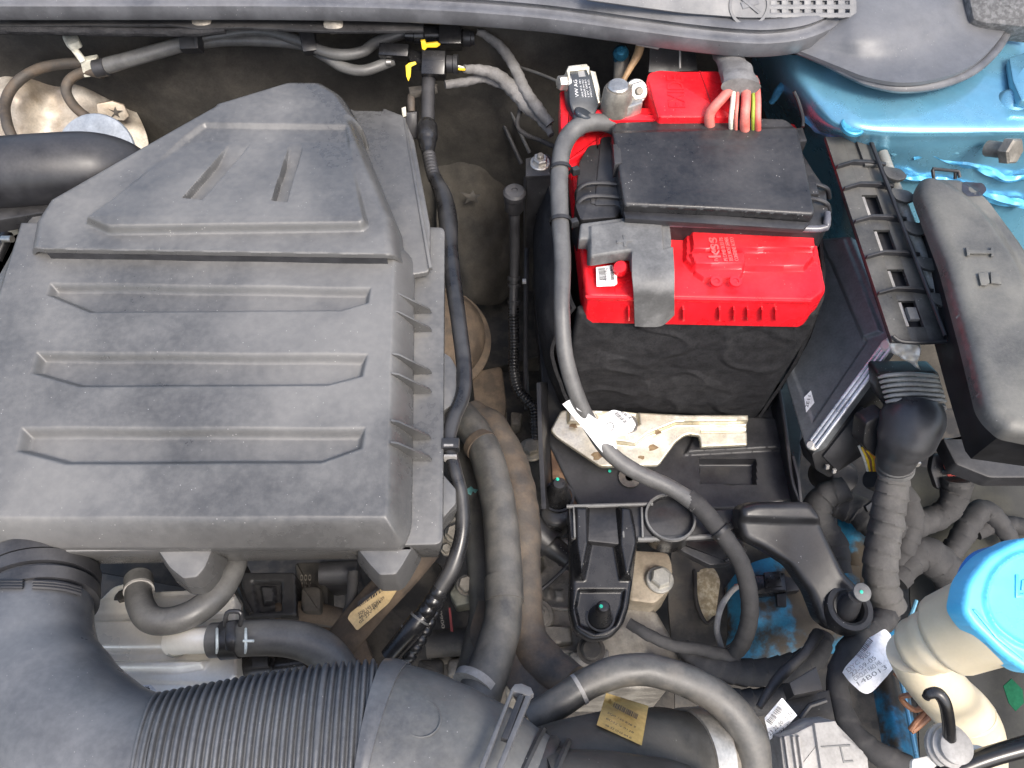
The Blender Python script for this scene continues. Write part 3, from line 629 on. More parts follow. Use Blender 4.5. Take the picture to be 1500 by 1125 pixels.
# sculpted right-hand end
f = MB(); bd = [(1150, 66), (1190, 82), (1230, 98), (1270, 113), (1320, 121), (1370, 116), (1420, 98), (1455, 68), (1480, 30), (1492, -15)]
C0 = [(1180, 50), (1205, 42), (1228, 30), (1245, 15), (1258, -5), (1275, -25), (1310, -40), (1340, -45), (1370, -50), (1395, -55)]
rows = []
for fr, dz in ((0, 0), (.14, 1.5), (.28, 5), (.42, 12), (.58, 20), (.8, 26), (1, 28)):
    rows.append([(q[0]+(c0[0]-q[0])*fr, q[1]+(c0[1]-q[1])*fr, 97+i*.6+dz*min(1, i/4.0+.12)) for i, (q, c0) in enumerate(zip(bd, C0))])
f.patch(rows, sub=9, thick=4)
obj('end_cover', f, COWL, c)
obj('end_lip', MB().tube([(1150, 68, 94, 5), (1205, 90, 93, 6), (1245, 108, 92, 8), (1275, 120, 90, 9), (1320, 128, 89, 10), (1370, 123, 89, 10), (1420, 106, 91, 8), (1458, 74, 93, 7), (1484, 32, 96, 6)], n=12, flat_=.8), SEAL, c)
# intake grille with square holes, seen at the top edge
gp = Plane((1100, 18, 128), (1200, 14, 128), (1100, -30, 150))
def holes(plane, outline, rects, th):                        # plate with real openings: build the bars around each hole
    m = MB(); uv = lambda q: plane.uv(*q)
    return m
obj('grille_frame', MB().prism(gp, [(1060, -60), (1245, -60), (1238, 0), (1200, 20), (1160, 28), (1100, 28), (1050, 22)], 1.2, .2, h=-4), SEAL, c)
ys = [-26, -14, -2.6, 10, 22]; xs = [1134+i*16.6 for i in range(8)]
for j in range(len(ys)):
    obj('grille_bar', MB().prism(gp, [(1118+j*2, ys[j]-3.4), (1246, ys[j]-3.4), (1246, ys[j]+3.4), (1118+j*2, ys[j]+3.4)], 3, .3), COWL, c)
for i in range(8):
    obj('grille_bar', MB().prism(gp, [(xs[i]-6, -30), (xs[i]+4, -30), (xs[i]+5, 26), (xs[i]-5, 26)], 3, .3, h=-.3), COWL, c)
obj('grille_plain', MB().prism(gp, [(860, -60), (1128, -60), (1128, 26), (1090, 26), (1000, 19), (860, 0)], 3, .4, h=.3), COWL, c)
PIC = mat('embossed_pictogram', (.09, .093, .1), .5)
cc = gp.hit(1097, 8); kk = gp.mp(1097, 8)
obj('pictogram_ring', MB().lathe(cc, gp.n, [(26*kk, 0), (26*kk, 1.6), (30*kk, 1.6), (30*kk, 0), (26*kk, 0)], 36), PIC, c)
obj('pictogram_slash', MB().prism(gp, [(1080, -4), (1084, -7), (1114, 18), (1110, 21)], 1, .2, h=1.8), PIC, c)
obj('pictogram_shape', MB().prism(gp, [(1084, 4), (1108, -6), (1112, 6), (1100, 10), (1088, 14)], 1, .3, h=1.2), PIC, c)
w_ = tag(obj('felt_block', MB().prism(Plane((1430, 40, 110), (1500, 44, 110), (1430, 0, 125)), [(1415, -30), (1530, -30), (1530, 42), (1440, 33), (1426, 28)], 30, 3, rnd=4), mat('grey_felt', (.09, .09, .09), .95, col2=(.16, .16, .16), scale=200, bump=.8, bscale=1500)), 'grey fuzzy felt block in the top right corner', 'felt')

# ------------------------------------------------------------------ blue inner wing
g = thing('inner_wing', 'bright metallic blue painted inner wing shelf at upper right', 'body panel')
f = MB(); rows = [
 [(1050, 66, -60), (1100, 72, 10), (1150, 80, 66), (1210, 80, 74), (1300, 80, 76), (1400, 72, 78), (1480, 60, 80), (1600, 40, 82)],
 [(1075, 110, -80), (1118, 122, -20), (1160, 118, 56), (1215, 120, 70), (1300, 122, 72), (1400, 118, 74), (1480, 105, 76), (1600, 100, 78)],
 [(1100, 160, -110), (1146, 168, -50), (1185, 160, 44), (1230, 160, 64), (1300, 160, 67), (1400, 158, 70), (1480, 152, 72), (1600, 150, 74)],
 [(1120, 200, -140), (1168, 204, -80), (1205, 188, 30), (1245, 188, 56), (1310, 190, 60), (1400, 190, 63), (1480, 188, 65), (1600, 186, 68)],
 [(1130, 236, -165), (1185, 236, -110), (1230, 206, 16), (1265, 206, 38), (1320, 208, 44), (1400, 208, 47), (1480, 206, 50), (1600, 206, 53)],
 [(1140, 300, -200), (1200, 292, -150), (1240, 256, -40), (1275, 248, -6), (1330, 250, 0), (1400, 252, 4), (1480, 250, 8), (1600, 250, 12)],
 [(1150, 380, -250), (1210, 370, -210), (1250, 330, -110), (1290, 315, -70), (1340, 312, -60), (1410, 312, -56), (1490, 312, -52), (1600, 312, -46)],
 [(1160, 470, -310), (1220, 465, -290), (1270, 440, -220), (1310, 420, -180), (1360, 420, -170), (1430, 420, -160), (1500, 420, -155), (1600, 420, -150)]]
f.patch(rows, sub=10, thick=2)
obj('shelf_panel', f, BLUE, g)
for x, y, z, r in ((1310, 221, 26, 7), (1357, 219, 30, 7), (1402, 218, 34, 8)):
    obj('panel_dimple', MB().lathe(P(x, y, z), (0, -.75, .6), [(0, 2.4), (r*.5, 2.2), (r*.75, 1), (r*.85, -2)], 20), BLUE, g)
obj('panel_boss', MB().lathe(P(1484, 150, 70), (0, -.3, .95), [(0, 9), (7, 8.5), (13, 6), (17, 0), (18, -3)], 28), BLUE, g)
obj('hole_plug', MB().lathe(P(1250, 183, 57), (0, -.25, .97), [(0, 2.2), (9, 2.0), (12, 2.6), (13.5, 1.5), (14, -2)], 28), mat('blue_sealed_plug', (.06, .35, .55), .25, metal=.4, coat=.6, col2=(.09, .42, .62)), g)
sealb = mat('blue_seam_sealer', (.07, .33, .56), .38, metal=.25, coat=.4)
obj('seam_sealer', MB().tube([(1338, 232, 20, 3), (1360, 226, 25, 4), (1392, 236, 18, 4), (1420, 240, 14, 6), (1452, 252, 6, 7), (1472, 262, 0, 5), (1510, 258, 4, 4)], n=10, jit=.6, step=1.5), sealb, g)
obj('seam_sealer', MB().tube([(1310, 258, -4, 4), (1340, 262, -8, 5), (1400, 268, -10, 5), (1455, 290, -30, 7), (1500, 300, -35, 6)], n=10, jit=.6, step=1.5), sealb, g)
obj('seam_sealer', MB().tube([(1130, 150, 4, 4), (1145, 128, 26, 6), (1160, 108, 50, 6), (1175, 92, 62, 4)], n=10, jit=.7, step=1.5), sealb, g)
obj('seam_sealer', MB().tube([(1180, 172, 20, 6), (1200, 186, 18, 8), (1228, 200, 22, 7), (1250, 204, 28, 5)], n=10, jit=.5, step=1.2), sealb, g)
obj('panel_flange', MB().prism(flat(86), [(1478, 84), (1520, 70), (1540, 150), (1496, 146), (1484, 118)], 8, 2, rnd=4), BLUE, g)
ax = Vector((.45, -.75, .5)).normalized()
b = thing('hexagon_bolt', 'large plain hexagon head bolt standing out of blue wing', 'bolt')
p = P(1452, 218, 50)
obj('bolt_shank', MB().lathe(p, ax, [(8.5, -4), (8.5, 18), (0, 18)], 24), CAST, b)
obj('bolt_head', MB().lathe(p+ax*16, ax, [(0, 0), (14, 0), (14, 9), (12, 11), (0, 11)], 6), CAST, b)

# ------------------------------------------------------------------ battery with its felt sleeve
B = thing('car_battery', 'bright red car battery sitting in a black felt sleeve', 'battery')
pb = flat(-2)
bx = [(830, 190, 8), (1165, 186, 8), (1212, 426, 10), (1190, 441, 6), (858, 434, 10)]
obj('battery_lid', MB().relief(pb, bx, feats=[([(760, 150), (1300, 150), (1300, 300), (1188, 344), (1192, 382), (1178, 398), (1012, 400), (1000, 385), (1002, 300), (760, 290)], 7, 3),
    ([(1000, 250), (1180, 250), (1193, 376), (1010, 379)], 6, 2.4), ([(1006, 380), (1090, 379), (1088, 404), (1082, 414), (1030, 414), (1016, 404)], 5, 2.2)], edge=5, wall=38, res=1.2, rnd=8), RED, B, 40)
k = MB(); wallp = Plane((860, 440, -6), (1190, 445, -6), (1000, 470, -38))
for x in (921, 1001, 1054, 1075, 1095, 1116, 1136): obj('lid_rib', MB().prism(wallp, [(x-1.4, 449), (x+1.4, 449), (x+1.4, 466), (x-1.4, 466)], 6, .5, h=4.2), RED, B)
obj('lid_rib', MB().prism(wallp, [(858, 434), (1188, 440), (1190, 444), (860, 438)], 3, .8, h=1.6), RED, B)
lab = flat(11.4)
obj('vent_knob', MB().lathe(P(909, 394, 8), (-.2, -.4, .9), [(0, 8), (6, 7.5), (8, 4), (8, -2)], 20), RED, B)
text(B, lab, 'kss', (1056, 377), (1049, 348), 19, mat('red_emboss', (.8, .12, .12), .35), .3, .2)
for i, (s_, n_) in enumerate((('IVN  BHD 81F', 1058), ('PLOMB BLEI PB', 1072), ('DECK NICHT OFFNEN', 1080), ('CONTIENE ACIDO', 1088))):
    text(B, lab, s_, (n_-6, 382), (n_-14, 348), 6, MATS['red_emboss'], .25, .2)
for x in (1049, 1077): obj('plug_screw', MB().lathe(P(x, 415-2, 6), (0, -.2, 1), [(0, 1), (2.5, 1.2), (3, 2.2), (6, 2), (6.5, 0)], 18), RED, B)
pw = flat(4.2)
obj('data_label', MB().prism(pw, [(873, 392), (902, 388), (904, 416), (900, 419), (874, 420)], .5, .1, h=.6), WHITE, B)
strips(B, pw, (876, 394), (878, 412), (886, 393), INK, 3, 1.0)
strips(B, pw, (893, 391), (895, 412), (898, 390), INK, 5, 1.0)
for y in (396, 403, 410): text(B, pw, '0D1 915', (888, y+4), (891, y-2), 3, INK, .02, 1.0)
obj('case', MB().prism(flat(-38), [(842, 215), (1160, 212), (1194, 464), (852, 462)], 160, 2, rnd=6), mat('dark_case', (.012, .012, .012), .5), B)
# felt
pf = Plane((850, 462, -34), (1195, 464, -34), (1000, 608, -214))
def feltfn(X, Y, D):
    H = np.zeros_like(X); it = np.nditer(X, flags=['multi_index'])
    for _ in it:
        i = it.multi_index; q = Vector((X[i]*.012, Y[i]*.02, 1.7))
        a = noise.noise(q)*5+noise.noise(q*3.1)*1.8+noise.noise(q*8)*.7
        r = 1-abs(noise.noise(Vector((X[i]*.016+Y[i]*.012, Y[i]*.022-X[i]*.006, 9.1)))); H[i] = a+max(0, r-.78)*16-2
    return .65*H*np.clip(-D/14, 0, 1)
s_ = thing('battery_sleeve', 'crumpled black felt thermal sleeve wrapped round the battery', 'sleeve')
relief('front_panel', s_, pf, [(846, 458), (1000, 463), (1150, 463), (1198, 458), (1196, 476), (1112, 612), (1095, 620), (1000, 608), (838, 606), (828, 560), (838, 500)], FELT, fn=feltfn, edge=5, wall=5, res=1.5, rnd=5)
f = MB(); f.patch([[(838, 452, -30), (826, 410, -30), (812, 330, -30), (802, 260, -30)], [(818, 480, -60), (800, 440, -62), (790, 360, -70), (786, 280, -70)], [(806, 520, -100), (790, 480, -105), (782, 400, -115), (780, 320, -120)], [(822, 570, -160), (800, 540, -165), (790, 470, -175), (785, 390, -180)], [(838, 608, -212), (820, 590, -215), (808, 540, -220), (800, 470, -225)]], sub=8, thick=4, bumps=(22, 6), tdir=(1, .2, 0))
obj('side_panel', f, FELT, s_)
f = MB(); f.patch([[(1196, 462, -36), (1208, 425, -36), (1205, 350, -40), (1195, 280, -40)], [(1168, 530, -120), (1188, 490, -120), (1195, 420, -125), (1192, 350, -130)], [(1114, 612, -214), (1145, 570, -214), (1170, 500, -214), (1178, 440, -214)]], sub=8, thick=4, bumps=(22, 5), tdir=(-1, 0, 0))
obj('side_panel', f, FELT, s_)
# ------------------------------------------------------------------ plus-terminal cover, grey
t = thing('terminal_cover', 'soft grey rubber terminal cover with plus mark and long strap', 'terminal cover')
pt = Plane((850, 325, 26), (975, 315, 26), (860, 385, 22))
relief('cover_cap', t, pt, [(850, 326), (935, 315), (962, 309), (980, 312), (984, 345), (984, 388), (926, 388), (924, 370), (866, 379), (862, 374), (862, 350), (848, 350)], GREYC, edge=3, wall=13, res=1.0, rnd=3,
       feats=[([(862, 332), (970, 316), (976, 400), (862, 400)], 4, 3)])
f = MB(); f.patch([[(926, 370, 26), (945, 368, 27), (968, 366, 27), (986, 362, 26)], [(926, 400, 24), (945, 400, 25), (968, 400, 25), (988, 398, 24)], [(928, 425, 15), (945, 425, 16), (970, 425, 16), (988, 424, 15)], [(929, 446, -4), (946, 446, -3), (970, 446, -3), (988, 446, -4)], [(930, 478, -32), (947, 479, -31), (970, 477, -31), (988, 462, -27)]], sub=8, thick=4, tdir=(0, .7, -.7))
obj('strap', f, GREYC, t)
pm = Plane((850, 325, 29.6), (975, 315, 29.6), (860, 385, 25.6))
obj('plus_mark', MB().prism(pm, [(912, 345), (916, 345), (917, 351), (926, 350), (926, 354), (918, 355), (918, 362), (914, 362), (913, 356), (903, 357), (903, 353), (913, 352)], 1.4, .2, h=1.2), GREYC, t)
# ------------------------------------------------------------------ fuse holder frame over the battery
F = thing('fuse_holder', 'black battery-top fuse box with flat dusty lid', 'fuse box')
pb2 = flat(30)
obj('holder_body', MB().prism(flat(24), [(880, 200), (1150, 180), (1192, 250), (1210, 275), (1216, 328), (1205, 336), (920, 322), (905, 300), (870, 300)], 34, 2, rnd=5, taper=0), BLACK, F)
obj('front_rail', MB().tube([(925, 325, 22, 5.5), (1100, 331, 22, 5.5), (1200, 335, 22, 5.5), (1211, 326, 26, 5.5), (1212, 312, 28, 5)], n=14), mat('lavender_grey_plastic', (.1, .1, .112), .25), F)
obj('front_skirt', MB().prism(Plane((925, 326, 16), (1205, 334, 16), (925, 345, -6)), [(922, 326), (1208, 333), (1198, 348), (922, 345)], 2.5, .5), SATIN, F)
pl = Plane((905, 178, 52), (1160, 175, 52), (920, 300, 46))
def fl2(X, Y, D): return 0*X
relief('lid', F, pl, [(895, 176, 14), (1010, 172), (1022, 168), (1100, 169), (1154, 171, 14), (1170, 188, 8), (1196, 314, 9), (1050, 305), (914, 299, 5)], BLACKD, edge=3.5, wall=15, res=1.1, rnd=4,
       feats=[([(930, 205), (1146, 200), (1170, 290), (945, 284)], -.8, 12), ([(880, 150), (1180, 150), (1170, 188), (880, 196)], -2, 6)])
obj('lid_underlip', MB().prism(pl, [(915, 299), (1050, 305), (1191, 315), (1182, 326), (918, 310)], 6, 1, h=-10), SATIN, F)
obj('left_block', MB().prism(flat(22), [(848, 236, 4), (862, 212), (905, 206), (912, 300), (905, 318), (850, 322), (842, 300)], 50, 2.5, rnd=5), BLACK, F)
for y in (268, 287):
    obj('loop_rib', MB().tube([(908, y+2, 26, 3.2), (880, y, 26, 3.2), (858, y+2, 26, 3.4), (846, y+12, 20, 3.6), (845, y+24, 8, 3.6)], n=10), SATIN, F)
obj('loop_plate', MB().prism(flat(23.5), [(865, 285), (908, 288), (908, 300), (866, 298)], 6, .6), BLACKD, F)
for y in (268, 290):
    obj('loop_rib', MB().tube([(1186, y, 30, 3), (1200, y+3, 30, 3.2), (1212, y+9, 26, 3.4), (1215, y+22, 14, 3.4)], n=10), SATIN, F)
obj('hinge_block', MB().prism(flat(32), [(1180, 256), (1194, 256), (1200, 284), (1186, 284)], 20, 1.5), BLACK, F)
obj('lid_clip', MB().prism(flat(50), [(898, 211), (909, 210), (911, 238), (900, 241)], 18, 1), SATIN, F)
o_ = obj('hook_eye', MB().prism(flat(36), [(1158, 188), (1176, 186), (1183, 206), (1166, 208)], 14, 1.6, rnd=2), SATIN, F)
obj('hook_shade_patch', MB().prism(flat(36.6), [(1162, 192), (1173, 190), (1178, 202), (1168, 204)], 4, .2), INK, o_)  # black patch on the solid eye, paints the shade of its opening
obj('hook_stay', MB().tube([(1163, 134, 60, 2.6), (1170, 150, 50, 2.6), (1176, 172, 40, 2.6), (1176, 186, 36, 2.6)], n=8), SATIN, F)

# ------------------------------------------------------------------ red fuse carrier behind, with clamp, sensor and leads
R = thing('fuse_carrier', 'red plastic fuse carrier with raised lettering behind the black lid', 'fuse carrier')
pr = Plane((945, 108, 72), (1060, 103, 72), (965, 170, 60))
obj('carrier_block', MB().prism(pr, [(950, 106), (966, 102), (1000, 104), (1056, 103, 8), (1068, 140), (1078, 172), (966, 172), (946, 120)], 40, 2.5, rnd=4), RED, R)
obj('carrier_seam', MB().prism(pr, [(1024, 104), (1026, 104), (1050, 172), (1048, 172)], 1, .1, h=.3), mat('red_shadow_gap', (.3, .004, .008), .5), R)
obj('carrier_seam', MB().prism(pr, [(949, 120), (951, 120), (966, 172), (964, 172)], 1, .1, h=.3), MATS['red_shadow_gap'], R)
text(R, pr, 'EXIDE', (1004, 158), (1000, 112), 26, RED, .5, .5)
obj('carrier_shelf', MB().prism(flat(50), [(862, 160, 4), (985, 156), (1010, 172), (990, 176), (870, 174), (860, 168)], 14, 2, rnd=3), RED, R)
obj('carrier_wall', MB().prism(flat(46), [(820, 133), (838, 129), (845, 150), (838, 200), (830, 206), (821, 186)], 34, 2, rnd=3), RED, R)
obj('carrier_wall', MB().prism(flat(20), [(828, 190), (905, 182), (905, 225), (868, 216), (832, 236), (826, 215)], 20, 2, rnd=3), RED, R)
obj('carrier_rib', MB().prism(flat(22), [(874, 199), (877, 199), (877, 218), (874, 218)], 4, .3), MATS['red_shadow_gap'], R)
obj('foot', MB().prism(flat(12), [(826, 236), (850, 232), (852, 246), (838, 250)], 14, 1.5), RED, R)
t = thing('battery_clamp', 'tin plated pole clamp with nut beside red carrier', 'clamp')
q = P(903, 152, 58); obj('clamp_ring', MB().lathe(q, (-.03, -.05, 1), [(0, -8), (17, -8), (17.5, 0), (15.5, 18), (13, 22), (0, 23)], 32), CAST, t)
obj('pole_top', MB().lathe(q, (-.03, -.05, 1), [(0, 20), (11.5, 20), (11.5, 24), (10, 25.5), (0, 25.5)], 28), ZINC, t)
obj('clamp_ear', MB().prism(flat(64), [(908, 126), (930, 118), (940, 122), (942, 150), (925, 156), (908, 158)], 18, 2, rnd=3), ZINC, t)
obj('nut', MB().hexbolt(P(931, 134, 64), (.2, -.75, .6), 11, 10, 1.2), ZINC, t)
obj('stud', MB().lathe(P(931, 134, 64), (.2, -.75, .6), [(0, 0), (4.5, 0), (4.5, 12), (3.5, 13), (0, 13)], 16), CAST, t)
t = thing('battery_sensor', 'small black battery current sensor with printed label and bolt', 'sensor')
ps = Plane((835, 108, 76), (868, 102, 76), (848, 152, 58))
obj('sensor_body', MB().prism(ps, [(832, 104), (858, 100), (866, 106), (878, 152), (872, 168), (840, 170), (834, 150)], 22, 2, rnd=4), mat('blue_black_plastic', (.02, .026, .034), .4, dust=.1, speck=.4), t)
obj('sensor_collar', MB().prism(ps, [(829, 106), (832, 98), (858, 95), (863, 100), (862, 112), (858, 103), (834, 106), (834, 120)], 12, 1, h=3), CREAMM, t)
obj('sensor_collar', MB().prism(ps, [(864, 104), (872, 106), (878, 130), (880, 152), (876, 152)], 12, 1, h=2), CREAMM, t)
obj('terminal_bolt', MB().hexbolt(P(832, 121, 66), (-.9, -.35, .2), 8, 12, 1.15), ZINC, t)
obj('wire_exit', MB().tube([(856, 164, 58, 14), (848, 180, 46, 12), (846, 196, 34, 10)], n=18, cor=(6, .06), step=1), MATS['blue_black_plastic'], t)
LINK = mat('pale_print', (.5, .5, .5), .6)
text(t, ps, 'VW AG', (848, 142), (845, 117), 5.5, LINK, .02, .3)
for i, s2 in enumerate(('1K0 915 181', 'MADE IN EU', '12V 0041', 'HELLA KG')): text(t, ps, s2, (853+i*4.2+2, 142), (849+i*4.2+1, 117), 2.6, LINK, .02, .3)
obj('print_block', MB().prism(ps, [(846, 104), (855, 103), (858, 112), (848, 113)], .2, 0, h=.25), INKG, t)
for i, (a, b_, m_) in enumerate((((1076, 124), (1040, 166), REDW), ((1074, 128), (1071, 172), CLIPW), ((1080, 128), (1078, 174), REDW), ((1092, 124), (1091, 174), REDW), ((1102, 124), (1103, 174), mat('green_yellow_wire', (.22, .3, .03), .5)), ((1108, 122), (1110, 174), REDW))):
    n_ = ['thick red lead fanning left out of the grey sleeve', 'cream lead between the red leads', 'red lead beside the cream lead', 'stout red lead bulging in the middle of the bunch', 'green lead between two red leads', 'rightmost red lead of the bunch'][i]
    wd_ = [7.5, 3.6, 2.6, 7, 2.6, 4.8][i]
    tag(obj('lead', MB().tube([(a[0]-2, a[1]-8, 84, wd_*.8), (a[0], a[1], 84, wd_), ((a[0]+b_[0])/2+1, (a[1]+b_[1])/2-2, 80, wd_), (b_[0], b_[1], 66, wd_), (b_[0], b_[1]+22, 44, wd_)], n=14, jit=.05), m_), n_, 'lead', 'leads out of the grey sleeve')
t = tag(obj('cloth_sleeve', MB().tube([(1052, 66, 78, 20), (1068, 84, 84, 20), (1080, 106, 88, 25), (1086, 128, 90, 29)], n=22, jit=.25, flat_=.5, caps=True), TAPEG), 'frayed grey cloth sleeve over the red leads', 'sleeve')
t = thing('pipe_fitting', 'small dark blue ball fitting under the cowl', 'fitting')
obj('ball', MB().lathe(P(909, 80, 56), (-.1, -.6, .8), [(0, 14), (5, 13), (8.5, 9), (9.5, 4), (8, -2), (6, -5), (8, -8), (8, -14), (0, -14)], 22), mat('blue_anodised', (.03, .16, .26), .25, metal=.6), t)
obj('fitting_stem', MB().tube([(911, 82, 48, 11), (909, 105, 36, 10), (908, 130, 24, 10)], n=16), CAST, t)
tag(obj('thin_pipe', MB().tube([(940, 58, 70, 7), (934, 80, 62, 6.5), (924, 98, 54, 5), (914, 116, 46, 4), (904, 132, 40, 3.5)], n=12), mat('tan_tube', (.3, .19, .1), .5)), 'tan pipe curving behind the battery clamp', 'pipe')
t = thing('cowl_bracket', 'black bracket hanging from cowl behind red carrier', 'bracket')
obj('bracket_plate', MB().prism(Plane((955, 70, 70), (1015, 66, 70), (955, 106, 54)), [(952, 66), (1018, 64), (1022, 104), (950, 106)], 6, 1), BLACK, t)
obj('bracket_rod', MB().tube([(996, 74, 78, 1.5), (996, 100, 70, 1.5)], n=8), GREYB, t)
obj('grey_tab', MB().prism(Plane((930, 54, 92), (975, 60, 92), (930, 66, 86)), [(928, 54), (975, 60), (964, 72), (932, 66)], 3, .5), GREYB, t)

# ------------------------------------------------------------------ ground cable with ties and paper tag
cab = thing('battery_cable', 'thick grey battery cable looping down past the felt sleeve', 'cable')
obj('cable_run', MB().tube([(915, 192, 30, 12), (884, 180, 42, 12.5), (850, 184, 48, 13.5), (828, 208, 42, 13.5), (820, 245, 36, 13), (820, 310, 26, 13), (824, 380, 14, 12.5), (823, 450, -2, 12), (828, 520, -30, 12), (845, 580, -62, 12), (868, 628, -92, 12), (895, 665, -108, 12), (930, 690, -116, 12), (985, 716, -122, 12), (1030, 748, -126, 13), (1062, 788, -134, 12.5), (1086, 826, -146, 12), (1097, 870, -166, 12), (1097, 910, -190, 12), (1085, 945, -220, 12), (1065, 960, -250, 11)], n=22, step=2.5, jit=.03), RUBBER, cab)
obj('tape_wrap', MB().tube([(1007, 728, -124, 13.4), (1030, 748, -126, 14), (1062, 788, -134, 13.4), (1086, 826, -146, 13), (1097, 870, -166, 13), (1097, 910, -190, 12.8), (1085, 945, -220, 12.6), (1068, 960, -248, 12)], n=20, wrap=(14, .06), step=1.6), TAPE, cab)
for x, y, z, r, dx in ((821, 248, 36, 15, 22), (821, 324, 24, 15, 20), (1056, 778, -131, 15.5, 0)):
    o_ = obj('cable_tie', MB().lathe(P(x, y, z), (0, -1, -.25) if dx else (.62, -.7, -.2), [(15*MP(x, y, z), -2), (16.2*MP(x, y, z), -2), (16.2*MP(x, y, z), 2), (15*MP(x, y, z), 2)], 26), BLACK, cab)
    if dx: obj('tie_head', MB().box(P(x+dx, y+2, z), (.9, .3, 0), (-.3, .9, 0), (0, 0, 1), 8, 7, 8, 1), BLACK, o_)
    else: obj('tie_head', MB().box(P(1052, 786, z), (.8, .5, 0), (-.5, .8, 0), (0, 0, 1), 8, 8, 6, 1), BLACK, o_)
t = thing('paper_tag', 'white paper tag with round emblem wrapped on grey cable', 'tag')
f = MB(); f.patch([[(824, 592, -68), (836, 586, -64), (846, 600, -66)], [(850, 622, -80), (866, 612, -74), (880, 618, -80)], [(872, 650, -94), (888, 636, -88), (900, 640, -94)], [(884, 664, -102), (896, 652, -98), (904, 662, -104)]], sub=6, thick=.4)
obj('tag_loop', f, WHITE, t)
pt = Plane((880, 620, -84), (925, 615, -92), (890, 650, -100))
obj('tag_flag', MB().prism(pt, [(876, 612), (898, 600), (922, 606), (932, 622), (926, 632), (900, 642), (884, 640)], .4, .1, rnd=4), WHITE, t)
cc = pt.hit(893, 625); kk = pt.mp(893, 625)
obj('emblem_ring', MB().lathe(cc+pt.n*.2, pt.n, [(5.6*kk, 0), (5.6*kk, .2), (6.8*kk, .2), (6.8*kk, 0), (5.6*kk, 0)], 24), INK, t)
text(t, pt, 'V', (891, 624), (895, 623), 2.6, INK, .02, .3); text(t, pt, 'W', (890, 629), (896, 628), 2.8, INK, .02, .3)
strips(t, pt, (899, 606), (916, 622), (904, 603), INK, 8, .3); strips(t, pt, (908, 604), (922, 614), (912, 602), INK, 9, .3)

# ------------------------------------------------------------------ stud with nut left of the battery
t = thing('mounting_bracket', 'black steel bracket with single nut left of battery', 'bracket')
obj('bracket_plate', MB().prism(flat(-10), [(770, 232), (800, 225), (822, 238), (822, 256), (770, 258)], 4, .8), BLACK, t)
obj('bracket_wall', MB().prism(flat(-14), [(770, 254), (822, 252), (822, 258), (772, 258)], 120, .5), BLACK, t)
bolt(t, 791, 240, -10, 11, 13, ZINC, (0, -.1, 1)); obj('stud', MB().lathe(P(791, 240, -10), (0, -.1, 1), [(0, 0), (4, 0), (4, 14), (3, 15), (0, 15)], 14), CAST, t)

# ------------------------------------------------------------------ battery tray, cream hold-down and front bracket
ARMB = mat('speckled_black_plastic', (.009, .009, .01), .28, spec=.5, bump=.15, bscale=1200, speck=1.0, rvar=.08)
T = thing('battery_tray', 'black plastic battery tray with two bracket arms and pegs', 'battery tray')
tp = flat(-222)
relief('tray_floor', T, tp, [(780, 400), (1150, 420), (1180, 560), (1170, 730), (1090, 745), (850, 745), (800, 640)], SATIN, edge=2, wall=14, res=1.5,
       feats=[([(1024, 672), (1108, 672), (1108, 710), (1026, 708)], -12, 2), ([(1028, 610), (1140, 612), (1150, 660), (1000, 668)], 5, 4)])
obj('tray_wall', MB().tube([(1140, 560, -180, 3), (1150, 620, -185, 3), (1160, 700, -192, 3), (1172, 735, -195, 3)], n=8), SATIN, T)
obj('tray_wall', MB().prism(Plane((1138, 560, -182), (1170, 735, -196), (1130, 600, -222)), [(1138, 556), (1148, 620), (1152, 660), (1160, 668), (1168, 700), (1172, 740), (1160, 742), (1128, 600)], 3, .6), SATIN, T)
obj('tray_wall', MB().prism(Plane((798, 590, -182), (806, 740, -196), (806, 600, -222)), [(792, 560), (802, 560), (806, 660), (808, 745), (800, 745), (795, 650)], 5, .8), SATIN, T)
# bracket cross beam
beam = flat(-150)
obj('cross_beam', MB().prism(beam, [(832, 740), (956, 738, 3), (962, 730), (990, 729), (1030, 748), (1082, 744), (1086, 770), (1050, 786), (935, 789), (930, 800), (836, 790)], 12, 2, rnd=3), SATIN, T)
obj('beam_edge', MB().tube([(830, 742, -146, 3), (900, 740, -146, 3), (956, 738, -146, 3)], n=8), GREYC, T)
obj('beam_edge', MB().tube([(934, 790, -150, 4), (1000, 788, -150, 4), (1050, 785, -150, 4)], n=8), GREYC, T)
for x in (840, 911, 939): obj('beam_rib', MB().prism(beam, [(x-1.5, 746), (x+1.5, 746), (x+3, 790), (x, 790)], 9, .5, h=6), GREYC, T)
q = P(980, 762, -152); r_ = 34*MP(980, 762, -152)
obj('cup_rim', MB().lathe(q, (0, 0, 1), [(r_*.97, 8), (r_*1.0, 10), (r_*1.08, 10), (r_*1.1, 8), (r_*.97, 8)], 40), GREYC, T)
obj('round_cup', MB().lathe(q, (0, 0, 1), [(0, -22), (r_*.9, -22), (r_*.96, 6), (r_, 8), (r_*1.1, 7), (r_*1.12, -22), (r_*.9, -30), (0, -30)], 40), ARMB, T)
bolt(T, 983, 766, -173, 9, 8, CAST, washer=1.4, name='cup_screw')
obj('under_clip', MB().prism(flat(-186), [(985, 792), (1085, 786), (1096, 806), (1066, 826), (1040, 828), (1000, 808)], 10, 2, rnd=4), SATIN, T)
obj('under_hook', MB().tube([(1062, 822, -180, 4), (1080, 812, -178, 4), (1090, 800, -178, 4)], n=10), SATIN, T)
